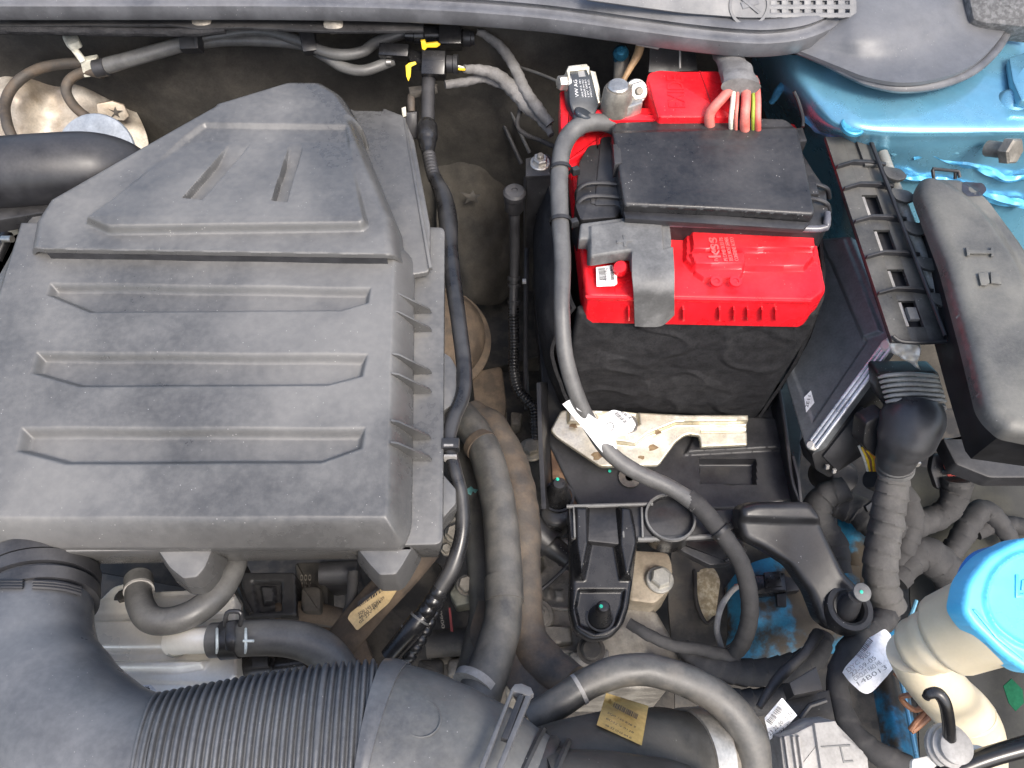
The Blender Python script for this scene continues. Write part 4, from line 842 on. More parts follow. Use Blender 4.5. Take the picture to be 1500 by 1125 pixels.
# left arm: long ear with peg
pa = Plane((840, 790, -158), (935, 790, -158), (880, 920, -176))
relief('peg_arm', T, pa, [(832, 742), (922, 742), (934, 795), (928, 850), (922, 890), (914, 915), (895, 936), (866, 940), (842, 925), (834, 895), (836, 820)], ARMB, rnd=9, edge=6, wall=20, res=1.2,
       feats=[([(834, 738), (866, 738), (868, 800), (858, 852), (842, 852), (834, 800)], 13, 8), ([(899, 738), (940, 738), (938, 800), (926, 852), (906, 852), (897, 800)], 13, 8), ([(846, 862), (918, 862), (914, 890), (904, 918), (872, 930), (846, 918), (840, 890)], -3.5, 4)])
def peg(x, y, z, s=1.0, ax=(0, 0, 1), par=T, m=BLACKD):
    o_ = obj('peg', MB().lathe(P(x, y, z), ax, [(0, -4), (13*s, -4), (12*s, 4), (8*s, 24), (7*s, 32), (5*s, 36), (0, 37)], 28), m, par)
    obj('peg_ring', MB().lathe(P(x, y, z), ax, [(13*s, 0), (15*s, 0), (15*s, 2), (13*s, 2)], 28), SATIN, par)
    obj('paint_dot', MB().lathe(P(x, y, z)+Vector(ax)*36.4*s-Vector((2.5, 0, 0)), ax, [(0, 0), (2, 0), (1.6, .8), (0, .9)], 10), GREEN, o_); return o_
peg(879, 904, -178)
# right arm
pa = Plane((1085, 740, -120), (1190, 735, -120), (1240, 900, -165))
relief('broad_arm', T, pa, [(1082, 742), (1104, 735), (1184, 735), (1197, 750), (1215, 790), (1240, 840), (1268, 868), (1268, 900), (1255, 925), (1225, 928), (1204, 912), (1188, 870), (1160, 830), (1120, 805), (1090, 790), (1082, 765)], BLACK, rnd=8, edge=8, wall=18, res=1.3,
       feats=[([(1060, 700), (1200, 700), (1212, 772), (1075, 768)], 7, 10)])
q = P(1240, 893, -165); k = MP(1240, 893, -165)
obj('arm_bush', MB().lathe(q, (.05, -.05, 1), [(0, -6), (18*k, -6), (22*k, 7), (26*k, 9), (33*k, 9), (35*k, 6), (35*k, -10)], 36), BLACK, T)
o_ = obj('bush_plug', MB().lathe(q, (.12, .3, 1), [(0, -4), (17*k, -4), (14*k, 12), (10*k, 22), (0, 22)], 26), RUBB2, T)
o_ = obj('bush_washer', MB().lathe(P(1262, 868, -140), (.1, -.2, 1), [(0, 0), (13*k, 0), (13*k, 2), (6*k, 4), (0, 4.5)], 24), GREYC, T)
obj('paint_dot', MB().lathe(P(1262, 867, -135), (.1, -.2, 1), [(0, 0), (1.8, 0), (0, .8)], 10), GREEN, o_)
# left side peg with collar
obj('peg_collar', MB().lathe(P(815, 750, -196), (0, 0, 1), [(0, -30), (30*.6, -30), (30*.6, -4), (27*.6, 0), (22*.6, 2), (0, 2)], 30), BLACKD, T)
peg(817, 728, -192, 1.25)
# hold-down bracket
hdp = Plane((820, 620, -196), (1090, 630, -196), (900, 680, -206))
H_ = thing('hold_down_clamp', 'cream plated steel hold-down clamp at the foot of battery', 'clamp')
relief('clamp_plate', H_, hdp, [(822, 600, 6), (1000, 610), (1094, 610, 2), (1095, 652, 2), (1027, 655, 2), (1024, 638), (1005, 636, 8), (990, 648), (965, 682, 6), (880, 684, 6), (815, 640, 6), (806, 630, 4)], CREAMM, rnd=4, edge=2, wall=4, res=1.0,
       feats=[([(830, 600), (1100, 600), (1100, 622), (990, 624), (950, 640), (930, 655), (890, 650), (870, 626), (830, 622)], 7, 4), ([(870, 606), (935, 604), (938, 624), (920, 634), (880, 628)], -5, 4), ([(1026, 628), (1100, 628), (1100, 634), (1026, 634)], -1.6, 1.5)])
RUSTS = mat('rust_stain', (.16, .1, .05), .85, col2=(.28, .2, .11), scale=90)
for x, y, r1 in ((956, 656, 7), (875, 668, 9), (962, 636, 5), (840, 626, 6), (940, 670, 5)):
    pts_ = [(x+r1*(1+.35*math.sin(k*2.3+x))*math.cos(k*.7), y+.6*r1*(1+.3*math.cos(k*1.7+x))*math.sin(k*.7)) for k in range(9)]
    obj('rust_patch', MB().prism(hdp, pts_, .4, 0, h=.35 if y > 640 else 7.3), RUSTS, H_)
bolt(H_, 915, 622, -192, 15, 9, ZINC, washer=1.3)
obj('washer', MB().lathe(P(922, 700, -220), (0, 0, 1), [(5, 0), (5, 2), (13, 2), (13, 0)], 26), CAST, T)
obj('paint_dot', MB().lathe(P(893, 690, -219.5), (0, 0, 1), [(0, 0), (2, 0), (0, .8)], 10), GREEN, T)
tag(obj('rusty_wall', MB().prism(flat(-226), [(806, 650), (858, 650), (866, 740), (812, 745)], 60, 2), mat('rust_plate', (.09, .05, .03), .8, col2=(.2, .12, .07), scale=60)), 'rusty steel edge beside the tray peg', 'steel edge')
# ------------------------------------------------------------------ engine control unit and its ladder bracket
ECUM = mat('ecu_cast_metal', (.15, .16, .168), .42, metal=.3, col2=(.18, .19, .198), scale=8, bump=.1, bscale=200)
E = thing('control_unit', 'flat dark metal engine control unit leaning beside battery', 'control unit')
pe = Plane((1225, 345, -60), (1302, 505, -60), (1185, 660, -160))
ecu = [(1190, 350), (1246, 345), (1308, 498, 12), (1300, 512, 8), (1196, 655, 8), (1180, 660, 8), (1150, 560), (1146, 535)]
relief('housing', E, pe, ecu, ECUM, edge=3, wall=12, res=1.1, rnd=5, feats=[([(1180, 360), (1222, 380), (1272, 500), (1190, 622), (1158, 545), (1165, 500)], -2.2, 4, 4), ([(1200, 350), (1240, 348), (1296, 488), (1262, 500)], 4, 4)])
for a, b in (((1306, 508), (1196, 656)), ((1301, 503), (1192, 650)), ((1296, 500), (1188, 645))):
    obj('housing_ridge', MB().tube([*[tuple(pe.hit(*q))+(2.0,) for q in (a, b)]], n=8, world=True), mat('bright_edge', (.55, .56, .57), .28, metal=.6), E)
obj('corner_boss', MB().lathe(pe.hit(1299, 506), pe.n, [(0, 3), (5, 3), (7, 1), (7, -6)], 18), ALU, E)
obj('corner_boss', MB().lathe(pe.hit(1188, 652), pe.n, [(0, 2), (4, 2), (5, 0), (5, -6)], 18), ALU, E)
obj('sticker', MB().prism(pe, [(1178, 582), (1188, 572), (1193, 590), (1181, 604)], .3, 0, h=.3), WHITE, E)
text(E, pe, '2E11', (1184, 597), (1188, 580), 5, INK, .02, .5)
# red reflected edge strip is left to the light; the socket block below
sk = Plane((1190, 665, -168), (1300, 525, -75), (1225, 700, -200))
obj('socket_block', MB().prism(sk, [(1190, 668), (1286, 545), (1320, 560), (1330, 600), (1280, 660), (1216, 702), (1196, 690)], 30, 2, rnd=4, h=-2), BLACK, E)
obj('socket_plate', MB().prism(sk, [(1205, 668), (1262, 596), (1282, 610), (1284, 630), (1226, 690)], 3, .8, h=1.5), SATIN, E)
for x, y in ((1220, 688), (1276, 640), (1283, 610), (1210, 682)): obj('socket_pin', MB().box(sk.hit(x, y)+sk.n*3, sk.u, sk.v, sk.n, 4, 5, 3, .6), GREYB, E)
obj('socket_round', MB().lathe(P(1236, 700, -240), (.1, -.5, .8), [(0, 6), (16, 4), (22, -6), (24, -30), (20, -50)], 28), RUBB2, E)
# ladder
L_ = thing('ladder_bracket', 'black ladder-like plastic ECU cover rail with square slots', 'bracket')
lp = Plane((1215, 205, 32), (1275, 203, 32), (1310, 500, 4))
# plate is built as bars around its slots
LADM = mat('ladder_plastic', (.035, .035, .034), .3, dust=.45, dustcol=(.2, .19, .165), dscale=16, bump=.2, bscale=1200, speck=.6)
strip = lambda a, b, c_, d, nm='rail', th=4, h=0, m=LADM: obj(nm, MB().prism(lp, [a, b, c_, d], th, .7, h=h), m, L_)
lpE = Plane((1215, 205, 42), (1275, 203, 42), (1310, 500, 14))
def X(y, f): return (1209+f*66+ (y-200)*(98+f*14)/300.0)     # f: 0 left edge, 1 right edge
def q4(y0, y1, f0, f1): return (X(y0, f0), y0), (X(y0, f1), y0), (X(y1, f1), y1), (X(y1, f0), y1)
strip(*q4(200, 500, 0, .36), nm='left_rail'); strip(*q4(200, 500, .70, 1.0), nm='right_rail', h=-1.5)
for y0, y1 in ((200, 285), (318, 336), (372, 394), (426, 440), (478, 500)): strip(*q4(y0, y1, .355, .705), nm='cross_web', h=-.7)
for y0, y1 in ((285, 318), (336, 372), (394, 426), (440, 478)):
    strip(*q4(y0+1, y1-2, .37, .44), nm='slot_tongue', h=-2, m=GREYB, th=3)
    obj('slot_shade_sheet', MB().prism(lp, list(q4(y0-14, y1+14, .1, 1.0)), 2, 0, h=-12), INK, L_)  # black sheet added behind the slots to paint their dark depth
strip(*q4(200, 245, .62, .95), nm='inner_ramp', h=3)
for y in (245, 277, 325, 377, 430):
    a, b = (X(y+2, 0), y+2), (X(y-4, .75), y-4)
    k = MB(); k.prism(lp, [(a[0], a[1]-1.6), (X(y, .35), y-7), (b[0], b[1]-3), (X(y, 1.05), y-3), (X(y, 1.05), y+1), (b[0], b[1]+1.4), (X(y, .35), y-3.5), (a[0], a[1]+1.6)], 7, .5, h=5); obj('cross_rib', k, SATIN, L_)
    e = MB(); e.prism(lpE, rounded([(X(y, 1.0), y-3), (X(y, 1.42), y+2), (X(y+14, 1.5), y+14), (X(y+20, 1.25), y+20), (X(y+16, 1.02), y+14)], 7), 3.5, .8); obj('loop_ear', e, LADM, L_)
RODM = mat('worn_grey_rod', (.24, .235, .21), .24, dust=.1)
obj('spine', MB().tube([(X(205, .97), 205, 38, 3), (X(300, .98), 300, 30, 3), (X(400, 1.0), 400, 20, 3), (X(490, 1.02), 492, 12, 3)], n=8), SATIN, L_)
obj('rod', MB().tube([(X(225, 1.12), 225, 26, 8), (X(320, 1.14), 320, 18, 8), (X(420, 1.15), 420, 8, 8.5), (X(496, 1.12), 496, 2, 10)], n=18), RODM, L_)
obj('latch_tab', MB().prism(lp, list(q4(452, 470, .44, .62)), 4, .8, h=3), GREYC, L_)
obj('end_lip', MB().tube([(1308, 492, 8, 3), (1320, 500, 6, 3.2), (1350, 502, 6, 3.2), (1390, 500, 6, 3.4)], n=8), SATIN, L_)
obj('foil_end', MB().relief(Plane((1310, 500, -20), (1348, 505, -20), (1320, 540, -50)), [(1300, 502), (1340, 500), (1350, 512), (1345, 535), (1350, 545), (1326, 528), (1308, 520)], edge=2, wall=6, res=1.2, bumps=(8, 3)), ALU, L_, 60)

# ------------------------------------------------------------------ big lever plug with boot
C_ = thing('lever_plug', 'large ribbed ECU plug with round black boot and clamp', 'connector')
lv = Plane((1290, 550, -55), (1380, 552, -55), (1300, 592, -85))
obj('lever_base', MB().prism(lv, [(1284, 545), (1375, 545), (1388, 590), (1300, 600), (1288, 585)], 24, 3, rnd=6), BLACK, C_)
for i in range(6):
    y = 550+i*7.2; x0, x1 = 1287+i*2.2, 1373+i*2.4
    obj('lever_rib', MB().tube([(x0, y+3, -52-i*4.5, 2.2), (x0+12, y, -46-i*4.5, 3.2), ((x0+x1)/2, y-2, -42-i*4.5, 3.4), (x1-10, y, -46-i*4.5, 3.2), (x1, y+2, -52-i*4.5, 2.4)], n=10), mat('satin_grey_plastic', (.24, .24, .225), .28, dust=.2, speck=.2), C_)
obj('lever_lip', MB().prism(lv, [(1298, 593), (1384, 592), (1386, 599), (1300, 600)], 5, .8, h=3), GREYC, C_)
obj('boot', MB().tube([(1338, 596, -84, 40), (1336, 615, -88, 45), (1328, 640, -100, 42), (1316, 662, -120, 30), (1310, 684, -145, 25)], n=36, step=1.6), mat('satin_charcoal_boot', (.04, .04, .042), .36, grain=.1), C_)
obj('boot_shoulder', MB().prism(Plane((1262, 640, -110), (1310, 610, -95), (1290, 670, -140)), [(1268, 620), (1300, 604), (1310, 668), (1284, 672), (1264, 652)], 20, 3, rnd=6), BLACK, C_)
for y, z, r in ((676, -136, 27), (684, -145, 26.5)): obj('hose_clamp', MB().tube([(1312, y-3, z+3, r), (1311, y+2.5, z-3, r)], n=30, step=1), GREYC, C_)
obj('clamp_screw', MB().box(P(1340, 677, -128), (1, .1, 0), (-.1, 1, 0), (0, 0, 1), 9, 8, 8, 1.5), ZINC, C_)
for i, (m_, dx) in enumerate(((YELLOW, 0), (COPPER, 4), (YELLOW, 8), (mat('orange_wire', (.7, .25, .03), .5), 12), (CLIPW, -4))):
    obj('wire', MB().tube([(1262+dx, 655+dx*.6, -150, 1.8), (1270+dx, 672, -158, 1.8), (1274+dx*.7, 690, -170, 1.8)], n=6), m_, C_)
HAR = 'taped wiring looms'
def loom(label, pts, wrapk=15, m=TAPE):
    return tag(obj('wiring_loom', MB().tube(pts, n=18, wrap=(wrapk, .11), jit=.1, step=1.8), m), label, 'wiring loom', HAR)
loom('thick taped loom hanging straight down from the round boot', [(1310, 684, -146, 22), (1306, 720, -165, 23), (1298, 770, -185, 24), (1290, 820, -200, 24), (1292, 858, -215, 24), (1302, 890, -235, 24)], 16, mat('worn_cloth_tape', (.06, .058, .055), .8, col2=(.085, .082, .078), dust=.3, dustcol=(.15, .14, .13), bump=.6, bscale=1500))
loom('taped loom bulging left behind the main loom', [(1240, 715, -225, 18), (1205, 730, -235, 20), (1198, 760, -245, 20), (1222, 800, -255, 20), (1228, 840, -265, 18)])
loom('taped loom crossing behind the main loom toward the right', [(1205, 740, -255, 17), (1250, 745, -250, 22), (1290, 770, -245, 24), (1330, 770, -245, 22), (1380, 752, -245, 17), (1405, 720, -235, 16)])
loom('taped loom dropping right of the main loom', [(1276, 700, -200, 16), (1318, 720, -220, 18), (1332, 760, -235, 19), (1325, 800, -250, 18), (1310, 830, -265, 16)])
loom('fat taped loom arching toward the washer neck', [(1310, 850, -270, 20), (1340, 812, -262, 26), (1370, 820, -268, 26), (1395, 850, -290, 24), (1400, 900, -320, 22)])
loom('taped loom arching at right edge above the blue cap', [(1375, 830, -290, 15), (1400, 800, -280, 16), (1425, 760, -270, 17), (1445, 748, -268, 16), (1470, 775, -275, 13), (1485, 800, -285, 12)])
loom('thin taped loom crossing the right edge', [(1430, 780, -285, 12), (1455, 770, -280, 12), (1490, 770, -278, 13), (1530, 778, -275, 13)])
loom('taped loom rising into the right fuse box', [(1310, 775, -255, 14), (1350, 770, -250, 15), (1385, 752, -242, 17), (1400, 722, -228, 20), (1402, 700, -215, 22)])
obj('loom_tie', MB().prism(Plane((1268, 770, -224), (1290, 752, -224), (1270, 778, -228)), [(1268, 742), (1282, 732), (1286, 738), (1272, 750)], 4, .6), BLACK, C_)
# ------------------------------------------------------------------ right-hand fuse box
K = thing('engine_fuse_box', 'big dusty dark fuse box lid along the right edge', 'fuse box')
LIDM = mat('dusty_lid_plastic', (.07, .069, .064), .34, grain=.15, dust=.45, dustcol=(.27, .26, .22), dscale=14, col2=(.095, .093, .086), bump=.4, bscale=1200, speck=.25)
kp = flat(28)
klid = [(1340, 280, 16), (1352, 256, 14), (1412, 258, 16), (1452, 288), (1500, 352), (1550, 430), (1590, 560), (1590, 660), (1470, 636), (1448, 616, 14), (1436, 598), (1413, 505), (1382, 390)]
KP = [np.array(uvz(kp, rounded(klid, 10), 52)), np.array(uvz(kp, rounded([(1290, 240), (1392, 276), (1440, 322), (1485, 392), (1510, 470), (1530, 700), (1300, 700)], 20), 60))]
def klidfn(X, Y, D):
    t = np.clip(-D/13, 0, 1); H = 34-12*(1-np.sqrt(np.clip(1-(1-t)**2.2, 0, 1))); d = sdf(X, Y, KP[1])[0]; return H-9*smo(d/20)
relief('lid', K, kp, None, LIDM, uvpoly=[tuple(q) for q in KP[0]], edge=0, wall=7, res=1.2, fn=klidfn)
obj('box_body', MB().prism(flat(42), [(1356, 300), (1420, 290), (1600, 480), (1600, 652), (1470, 634), (1452, 612), (1420, 515)], 62, 2, taper=-9), mat('matt_black_plastic', (.008, .008, .009), .55, spec=.3), K)
obj('rim', MB().tube([(1384, 410, 40, 3), (1411, 510, 40, 3), (1434, 602, 40, 3), (1443, 618, 40, 3.4), (1456, 628, 40, 3.4), (1480, 636, 38, 3.4), (1540, 648, 38, 3.4)], n=10), GLOSS, K)
obj('rim_notch', MB().prism(flat(18), [(1480, 640), (1530, 646), (1530, 656), (1476, 648)], 12, 1), GLOSS, K)
for dx in (0, 12): obj('rear_clip', MB().tube([(1368+dx*2.6, 262, 40, 2.4), (1366+dx*2.8, 248, 48, 2.4)], n=8), SATIN, K)
obj('rear_clip', MB().tube([(1366, 247, 48, 2.4), (1404, 251, 48, 2.4), (1406, 260, 44, 2.4)], n=8, straight=True), SATIN, K)
lp2 = flat(61)
def lidpt(px, py, up=.35):
    z = 60.0
    for _ in range(6):
        q = P(px, py, z)-kp.o; a = np.array([[q.dot(kp.u)]]); b = np.array([[q.dot(kp.v)]]); z = 28+float(klidfn(a, b, sdf(a, b, KP[0])[0])[0, 0])
    return P(px, py, z+up)
sm = rounded([(1410, 266), (1440, 268), (1446, 278), (1438, 287), (1418, 288), (1409, 280)], 4); cen = lidpt(1428, 277)
f = MB(); nn = len(sm); f.add([cen]+[lidpt(1428+(x-1428)*.5, 277+(y-277)*.5) for x, y in sm]+[lidpt(*q) for q in sm], [(0, 1+j, 1+(j+1) % nn) for j in range(nn)]+[(1+j, 1+nn+j, 1+nn+(j+1) % nn, 1+(j+1) % nn) for j in range(nn)])
obj('dark_patch', f, mat('dark_lid_patch', (.035, .035, .045), .4), K)  # small darker bluish patch laid just above the lid
fu = mat('lid_emboss', (.12, .118, .105), .4, dust=.3, dustcol=(.3, .29, .25))
for q in ([(1412, 366), (1416, 366), (1416, 370), (1448, 370), (1448, 366), (1452, 366), (1453, 379), (1449, 379), (1449, 375), (1418, 375), (1418, 378), (1414, 378)], [(1430, 404), (1444, 402), (1447, 418), (1441, 422), (1434, 421)], [(1448, 402), (1460, 403), (1464, 420), (1449, 418)]):
    obj('embossed_mark', MB().prism(lp2, q, 1.5, .4, h=3.8), LIDM, K)
obj('lower_shell', MB().prism(flat(-150), [(1380, 640), (1460, 640), (1600, 600), (1600, 700), (1450, 700), (1400, 680)], 20, 3, rnd=6), SATIN, K)
obj('loom_mouth', MB().prism(Plane((1380, 660, -195), (1430, 655, -195), (1385, 735, -235)), [(1372, 668), (1430, 660), (1436, 690), (1424, 722), (1378, 720), (1368, 690)], 8, 2, rnd=6, h=-6), BLACK, K)
for i, (m_, x) in enumerate(((REDW, 1386), (REDW, 1392), (REDW, 1398), (GREYB, 1404), (REDW, 1409), (GREYB, 1414), (MATS['orange_wire'], 1420), (MATS['orange_wire'], 1426))):
    obj('wire', MB().tube([(x, 668, -195, 3.2), (x-1, 680, -200, 3.2), (1390+(x-1386)*.75, 696, -212, 3)], n=8), m_, K)
obj('wire_tie', MB().tube([(1380, 692, -205, 4), (1402, 690, -198, 4), (1424, 690, -205, 4)], n=8), BLACK, K)
obj('tie_head', MB().box(P(1401, 691, -196), (1, 0, 0), (0, .9, .4), (0, -.4, .9), 9, 8, 5, 1), BLACK, K)
# dark inner liner, right
f = MB(); f.patch([[(1330, 680, -300), (1400, 690, -290), (1470, 690, -280), (1620, 680, -270)], [(1330, 800, -330), (1400, 790, -310), (1480, 780, -300), (1620, 770, -290)], [(1340, 960, -360), (1420, 950, -340), (1500, 940, -320), (1620, 930, -310)], [(1350, 1150, -380), (1430, 1150, -370), (1500, 1150, -350), (1620, 1150, -340)]], sub=6, thick=3, bumps=(40, 6))
tag(obj('wing_liner', f, mat('olive_grey_liner', (.02, .02, .017), .7, col2=(.04, .039, .03), scale=12, bump=.3, bscale=300)), 'dark olive grey liner behind the looms on the right', 'liner')
obj_ = tag(obj('green_sticker', MB().prism(Plane((1470, 1000, -180), (1500, 1000, -180), (1475, 1040, -190)), [(1470, 1005), (1482, 994), (1498, 1010), (1500, 1030), (1488, 1042), (1478, 1030)], 1, .2), mat('green_label', (.008, .07, .035), .9, spec=.1)), 'small green sticker at the lower right edge', 'sticker')

# ------------------------------------------------------------------ washer bottle neck and blue cap
W = thing('washer_filler', 'cream washer bottle neck with big sky blue cap', 'washer bottle')
a0 = P(1345, 945, -20); a1 = P(1500, 878, 62); axw = (a1-a0).normalized()
capax = Vector((.05, -.28, .96)).normalized()
k = MP(1400, 920, 20)
axn = (P(1448, 905, 36)-P(1335, 950, -24)).normalized(); s0 = P(1340, 950, -24); Ln = (P(1448, 905, 36)-s0).length
obj('neck', MB().lathe(s0, axn, [(0, -4), (17, -4), (21, 0), (22.5, 4), (22.5, Ln*.17), (23.5, Ln*.2), (24, Ln*.34), (23, Ln*.37), (27, Ln*.4), (30, Ln*.45), (31, Ln*.5), (32.5, Ln*.9), (35, Ln), (35, Ln*1.12), (30, Ln*1.2), (0, Ln*1.2)], 48), CREAM, W)
obj('fill_tube', MB().tube([(1338, 952, -28, 38), (1354, 982, -50, 38), (1385, 1018, -85, 39), (1415, 1050, -120, 40), (1428, 1080, -150, 40), (1430, 1130, -200, 40)], n=36, step=1.5), CREAM, W)
for i, (x, y, z) in enumerate(((1412, 1046, -116), (1420, 1062, -132), (1426, 1078, -150))):
    obj('tube_ring', MB().lathe(P(x, y, z), (.35, -.55, -.75), [(22, -2), (24.5, -2), (25.2, 0), (24.5, 2), (22, 2)], 36), CREAM, W)
pc = P(1512, 884, 66); kc = MP(1512, 884, 66)
cx = Plane(pc, pc+Vector((1, 0, 0)).cross(capax), pc+Vector((1, 0, 0))-capax*capax.x)
capoly = [(1410, 893, 10), (1418, 850, 14), (1448, 812, 16), (1500, 786, 16), (1570, 790, 20), (1620, 860, 20), (1610, 940, 20), (1560, 990, 20), (1510, 988, 16), (1470, 960, 14), (1424, 915, 10)]
cap = obj('cap', MB().relief(cx, capoly, edge=4, wall=16, res=1.1, rnd=12, feats=[([(1434, 880), (1448, 835), (1480, 808), (1530, 800), (1600, 830), (1600, 930), (1540, 960), (1490, 950), (1450, 920)], 2.5, 2.5, 20), ([(1440, 880), (1452, 838), (1484, 812), (1530, 805), (1600, 832), (1600, 926), (1540, 955), (1492, 944), (1455, 916)], -2, 2, 20)]), CAPB, W, 50)
obj('cap_skirt', MB().lathe(pc-capax*30+Vector((9, 2, 0)), (capax+Vector((.25, -.05, 0))).normalized(), [(36, -18), (39, -16), (45, 16), (43, 18), (0, 18)], 48), mat('deep_blue_plastic', (.015, .17, .5), .4), W)
cpic = mat('pale_blue_emboss', (.09, .5, .85), .4)
obj('pictogram', MB().prism(cx, [(1486, 842), (1491, 842), (1491, 870), (1510, 868), (1510, 874), (1486, 876)], 1, .3, h=1.6), cpic, W)
obj('pictogram', MB().prism(cx, [(1495, 850), (1510, 846), (1510, 850), (1498, 854), (1498, 864), (1494, 865)], 1, .3, h=1.6), cpic, W)
obj('cap_ridge', MB().prism(cx, [(1424, 893), (1428, 892), (1462, 930), (1500, 962), (1497, 966), (1458, 935)], 1.5, .4, h=1.2), CAPB, W)
# hook and bracket below
t = thing('bonnet_hook', 'bent glossy black hook in a pale grommet at lower right', 'hook')
obj('hook_rod', MB().tube([(1356, 1022, -2, 6), (1362, 1016, 2, 8), (1374, 1016, 4, 9), (1384, 1030, 0, 9), (1389, 1055, -12, 9), (1391, 1082, -26, 9)], n=20, step=1), GLOSS, t)
obj('grommet', MB().lathe(P(1392, 1094, -36), (0, -.15, 1), [(0, 12), (9, 12), (12, 10), (12, 5), (15, 4), (15, 0), (17, -1), (17, -5), (0, -5)], 30), GREYB, t)
obj('bracket', MB().prism(flat(-42), [(1336, 1112), (1372, 1104), (1385, 1094), (1430, 1090), (1450, 1096), (1420, 1108), (1390, 1114), (1380, 1140), (1335, 1145)], 4, 1, rnd=4), ALU, t)
t = tag(obj('crossmember', MB().tube([(1380, 1135, -44, 14), (1450, 1108, -34, 14), (1560, 1078, -24, 15)], n=16), GLOSS), 'glossy black crossmember bar at the lower right corner', 'bar')
tag(obj('pump_wire', MB().tube([(1310, 985, -120, 4), (1328, 1000, -118, 4), (1340, 1015, -130, 4), (1320, 1022, -140, 4), (1340, 1040, -150, 4), (1365, 1030, -150, 4), (1340, 1060, -160, 4), (1336, 1070, -165, 5), (1372, 1040, -150, 5)], n=10), COPPER), 'tangled brown wires behind the washer tube', 'wires')
# ------------------------------------------------------------------ intake duct across the bottom left
def on_tube(px, py, C, ax, r):                               # where the sight line meets a straight pipe's skin
    d = ray(px, py); o_ = CAMP-C; a = d-ax*d.dot(ax); b = o_-ax*o_.dot(ax)
    A_, B_, C_q = a.dot(a), 2*a.dot(b), b.dot(b)-r*r; q = B_*B_-4*A_*C_q
    return CAMP+d*((-B_-math.sqrt(max(q, 0)))/(2*A_))
def seam(par, pts_, C, ax, r, w_, m, nm='mould_seam'):
    q = [on_tube(x, y, C, ax, r) for x, y in pts_]; q = [tuple(v)+(w_,) for v in q if v]
    if len(q) > 2: obj(nm, MB().tube(q, n=6, world=True), m, par)
D = thing('intake_duct', 'big grey rubber intake elbow and corrugated hose along bottom left', 'air duct')
obj('elbow', MB().tube([(62, 815, -14, 66), (58, 860, -8, 70), (52, 915, 0, 76), (52, 965, 8, 82), (70, 1030, 18, 98), (120, 1095, 26, 108), (180, 1126, 30, 108), (225, 1134, 31, 107), (262, 1130, 32, 106)], n=56, step=3), DUCT, D)
for y, z, r in ((838, -10, 77), (858, -8, 79), (882, -4, 78)):
    obj('elbow_collar', MB().tube([(60, y-8, z-1, r), (58, y+9, z+1, r)], n=56, step=2), RUBB2, D)
cpts = [(214, 1134, 31, 112), (300, 1124, 34, 118), (390, 1116, 36, 126), (472, 1110, 38, 132), (548, 1108, 38, 136)]
C3 = [P(*q[:3]) for q in cpts]; Lc = sum((C3[i+1]-C3[i]).length for i in range(4))
f = MB()
def bellows(pts, pitch, amp, n=72):
    m = MB(); Cc = [P(*q[:3]) for q in pts]; Rr = [q[3]*MP(*q[:3]) for q in pts]
    seg = [0]
    for i in range(len(Cc)-1): seg.append(seg[-1]+(Cc[i+1]-Cc[i]).length)
    tot = seg[-1]; ns = int(tot/pitch)*10; rings = []
    for k in range(ns+1):
        s = tot*k/ns; i = max(j for j in range(len(seg)-1) if seg[j] <= s+1e-6); t = (s-seg[i])/(seg[i+1]-seg[i]); c = Cc[i].lerp(Cc[i+1], t); r = Rr[i]*(1-t)+Rr[i+1]*t
        ph = (s/pitch) % 1; pr = max(0, math.sin(math.pi*min(1, ph/.72))) if ph < .72 else 0; rings.append((c, r-amp+amp*pr**.45))
    vs = []; ax = (Cc[-1]-Cc[0]).normalized()
    for i, (c, r) in enumerate(rings):
        t = (rings[min(i+1, ns)][0]-rings[max(i-1, 0)][0]).normalized(); t = (t.lerp(ax, .7)+Vector((0, 0, -.24+.06*i/ns))).normalized(); a = (UP-t*UP.dot(t)).normalized(); b_ = t.cross(a)
        vs += [c+a*(r*math.cos(2*math.pi*j/n))+b_*(r*math.sin(2*math.pi*j/n)) for j in range(n)]
    fs = [(i*n+j, i*n+(j+1) % n, (i+1)*n+(j+1) % n, (i+1)*n+j) for i in range(ns) for j in range(n)]
    return m.add(vs, fs)
obj('bellows', bellows(cpts, Lc/29.0, 3.6), DUCT, D, 60)
obj('bellows_rim', MB().tube([(548, 1109, 38, 137), (558, 1110, 38, 138), (568, 1112, 38, 136)], n=64, step=1.5), DUCT, D)
COUP = mat('worn_coupling_rubber', (.07, .071, .072), .36, dust=.6, dustcol=(.23, .225, .2), dscale=9, bump=.15, bscale=500, col2=(.075, .077, .08), speck=.3)
obj('coupling', MB().tube([(555, 1110, 38, 134), (595, 1119, 38, 132), (640, 1136, 38, 130), (690, 1158, 38, 126), (735, 1184, 36, 121), (762, 1200, 34, 118)], n=64, step=2), COUP, D)
ea, eb = P(60, 830, -11), P(58, 870, -7); eax = (eb-ea).normalized(); er = 79.5*MP(59, 858, -8)
for q in ([(-20, 858), (0, 856), (18, 856), (34, 856)], [(48, 856), (70, 857), (95, 860), (118, 866)]):
    for dy in (-4, 0, 4): seam(D, [(x, y+dy) for x, y in q], ea, eax, er, 1.5, INK, 'collar_slot_shade')  # raised black lines paint the shade of the recessed slots
ca, cb = P(595, 1119, 38), P(690, 1158, 38); cax = (cb-ca).normalized(); crr = 131*MP(640, 1136, 38)
seam(D, [(617+28*math.cos(k*.2618), 1053+27*math.sin(k*.2618)) for k in range(25)], ca, cax, crr+.1, .7, COUP)
seam(D, [(560, 1060), (575, 1048), (590, 1050)], ca, cax, crr+.1, .5, COUP)
axr = (P(760, 1190, 30)-P(690, 1150, 30)); axr.z = 0; axr.normalize()
base = P(722, 1176, 34)
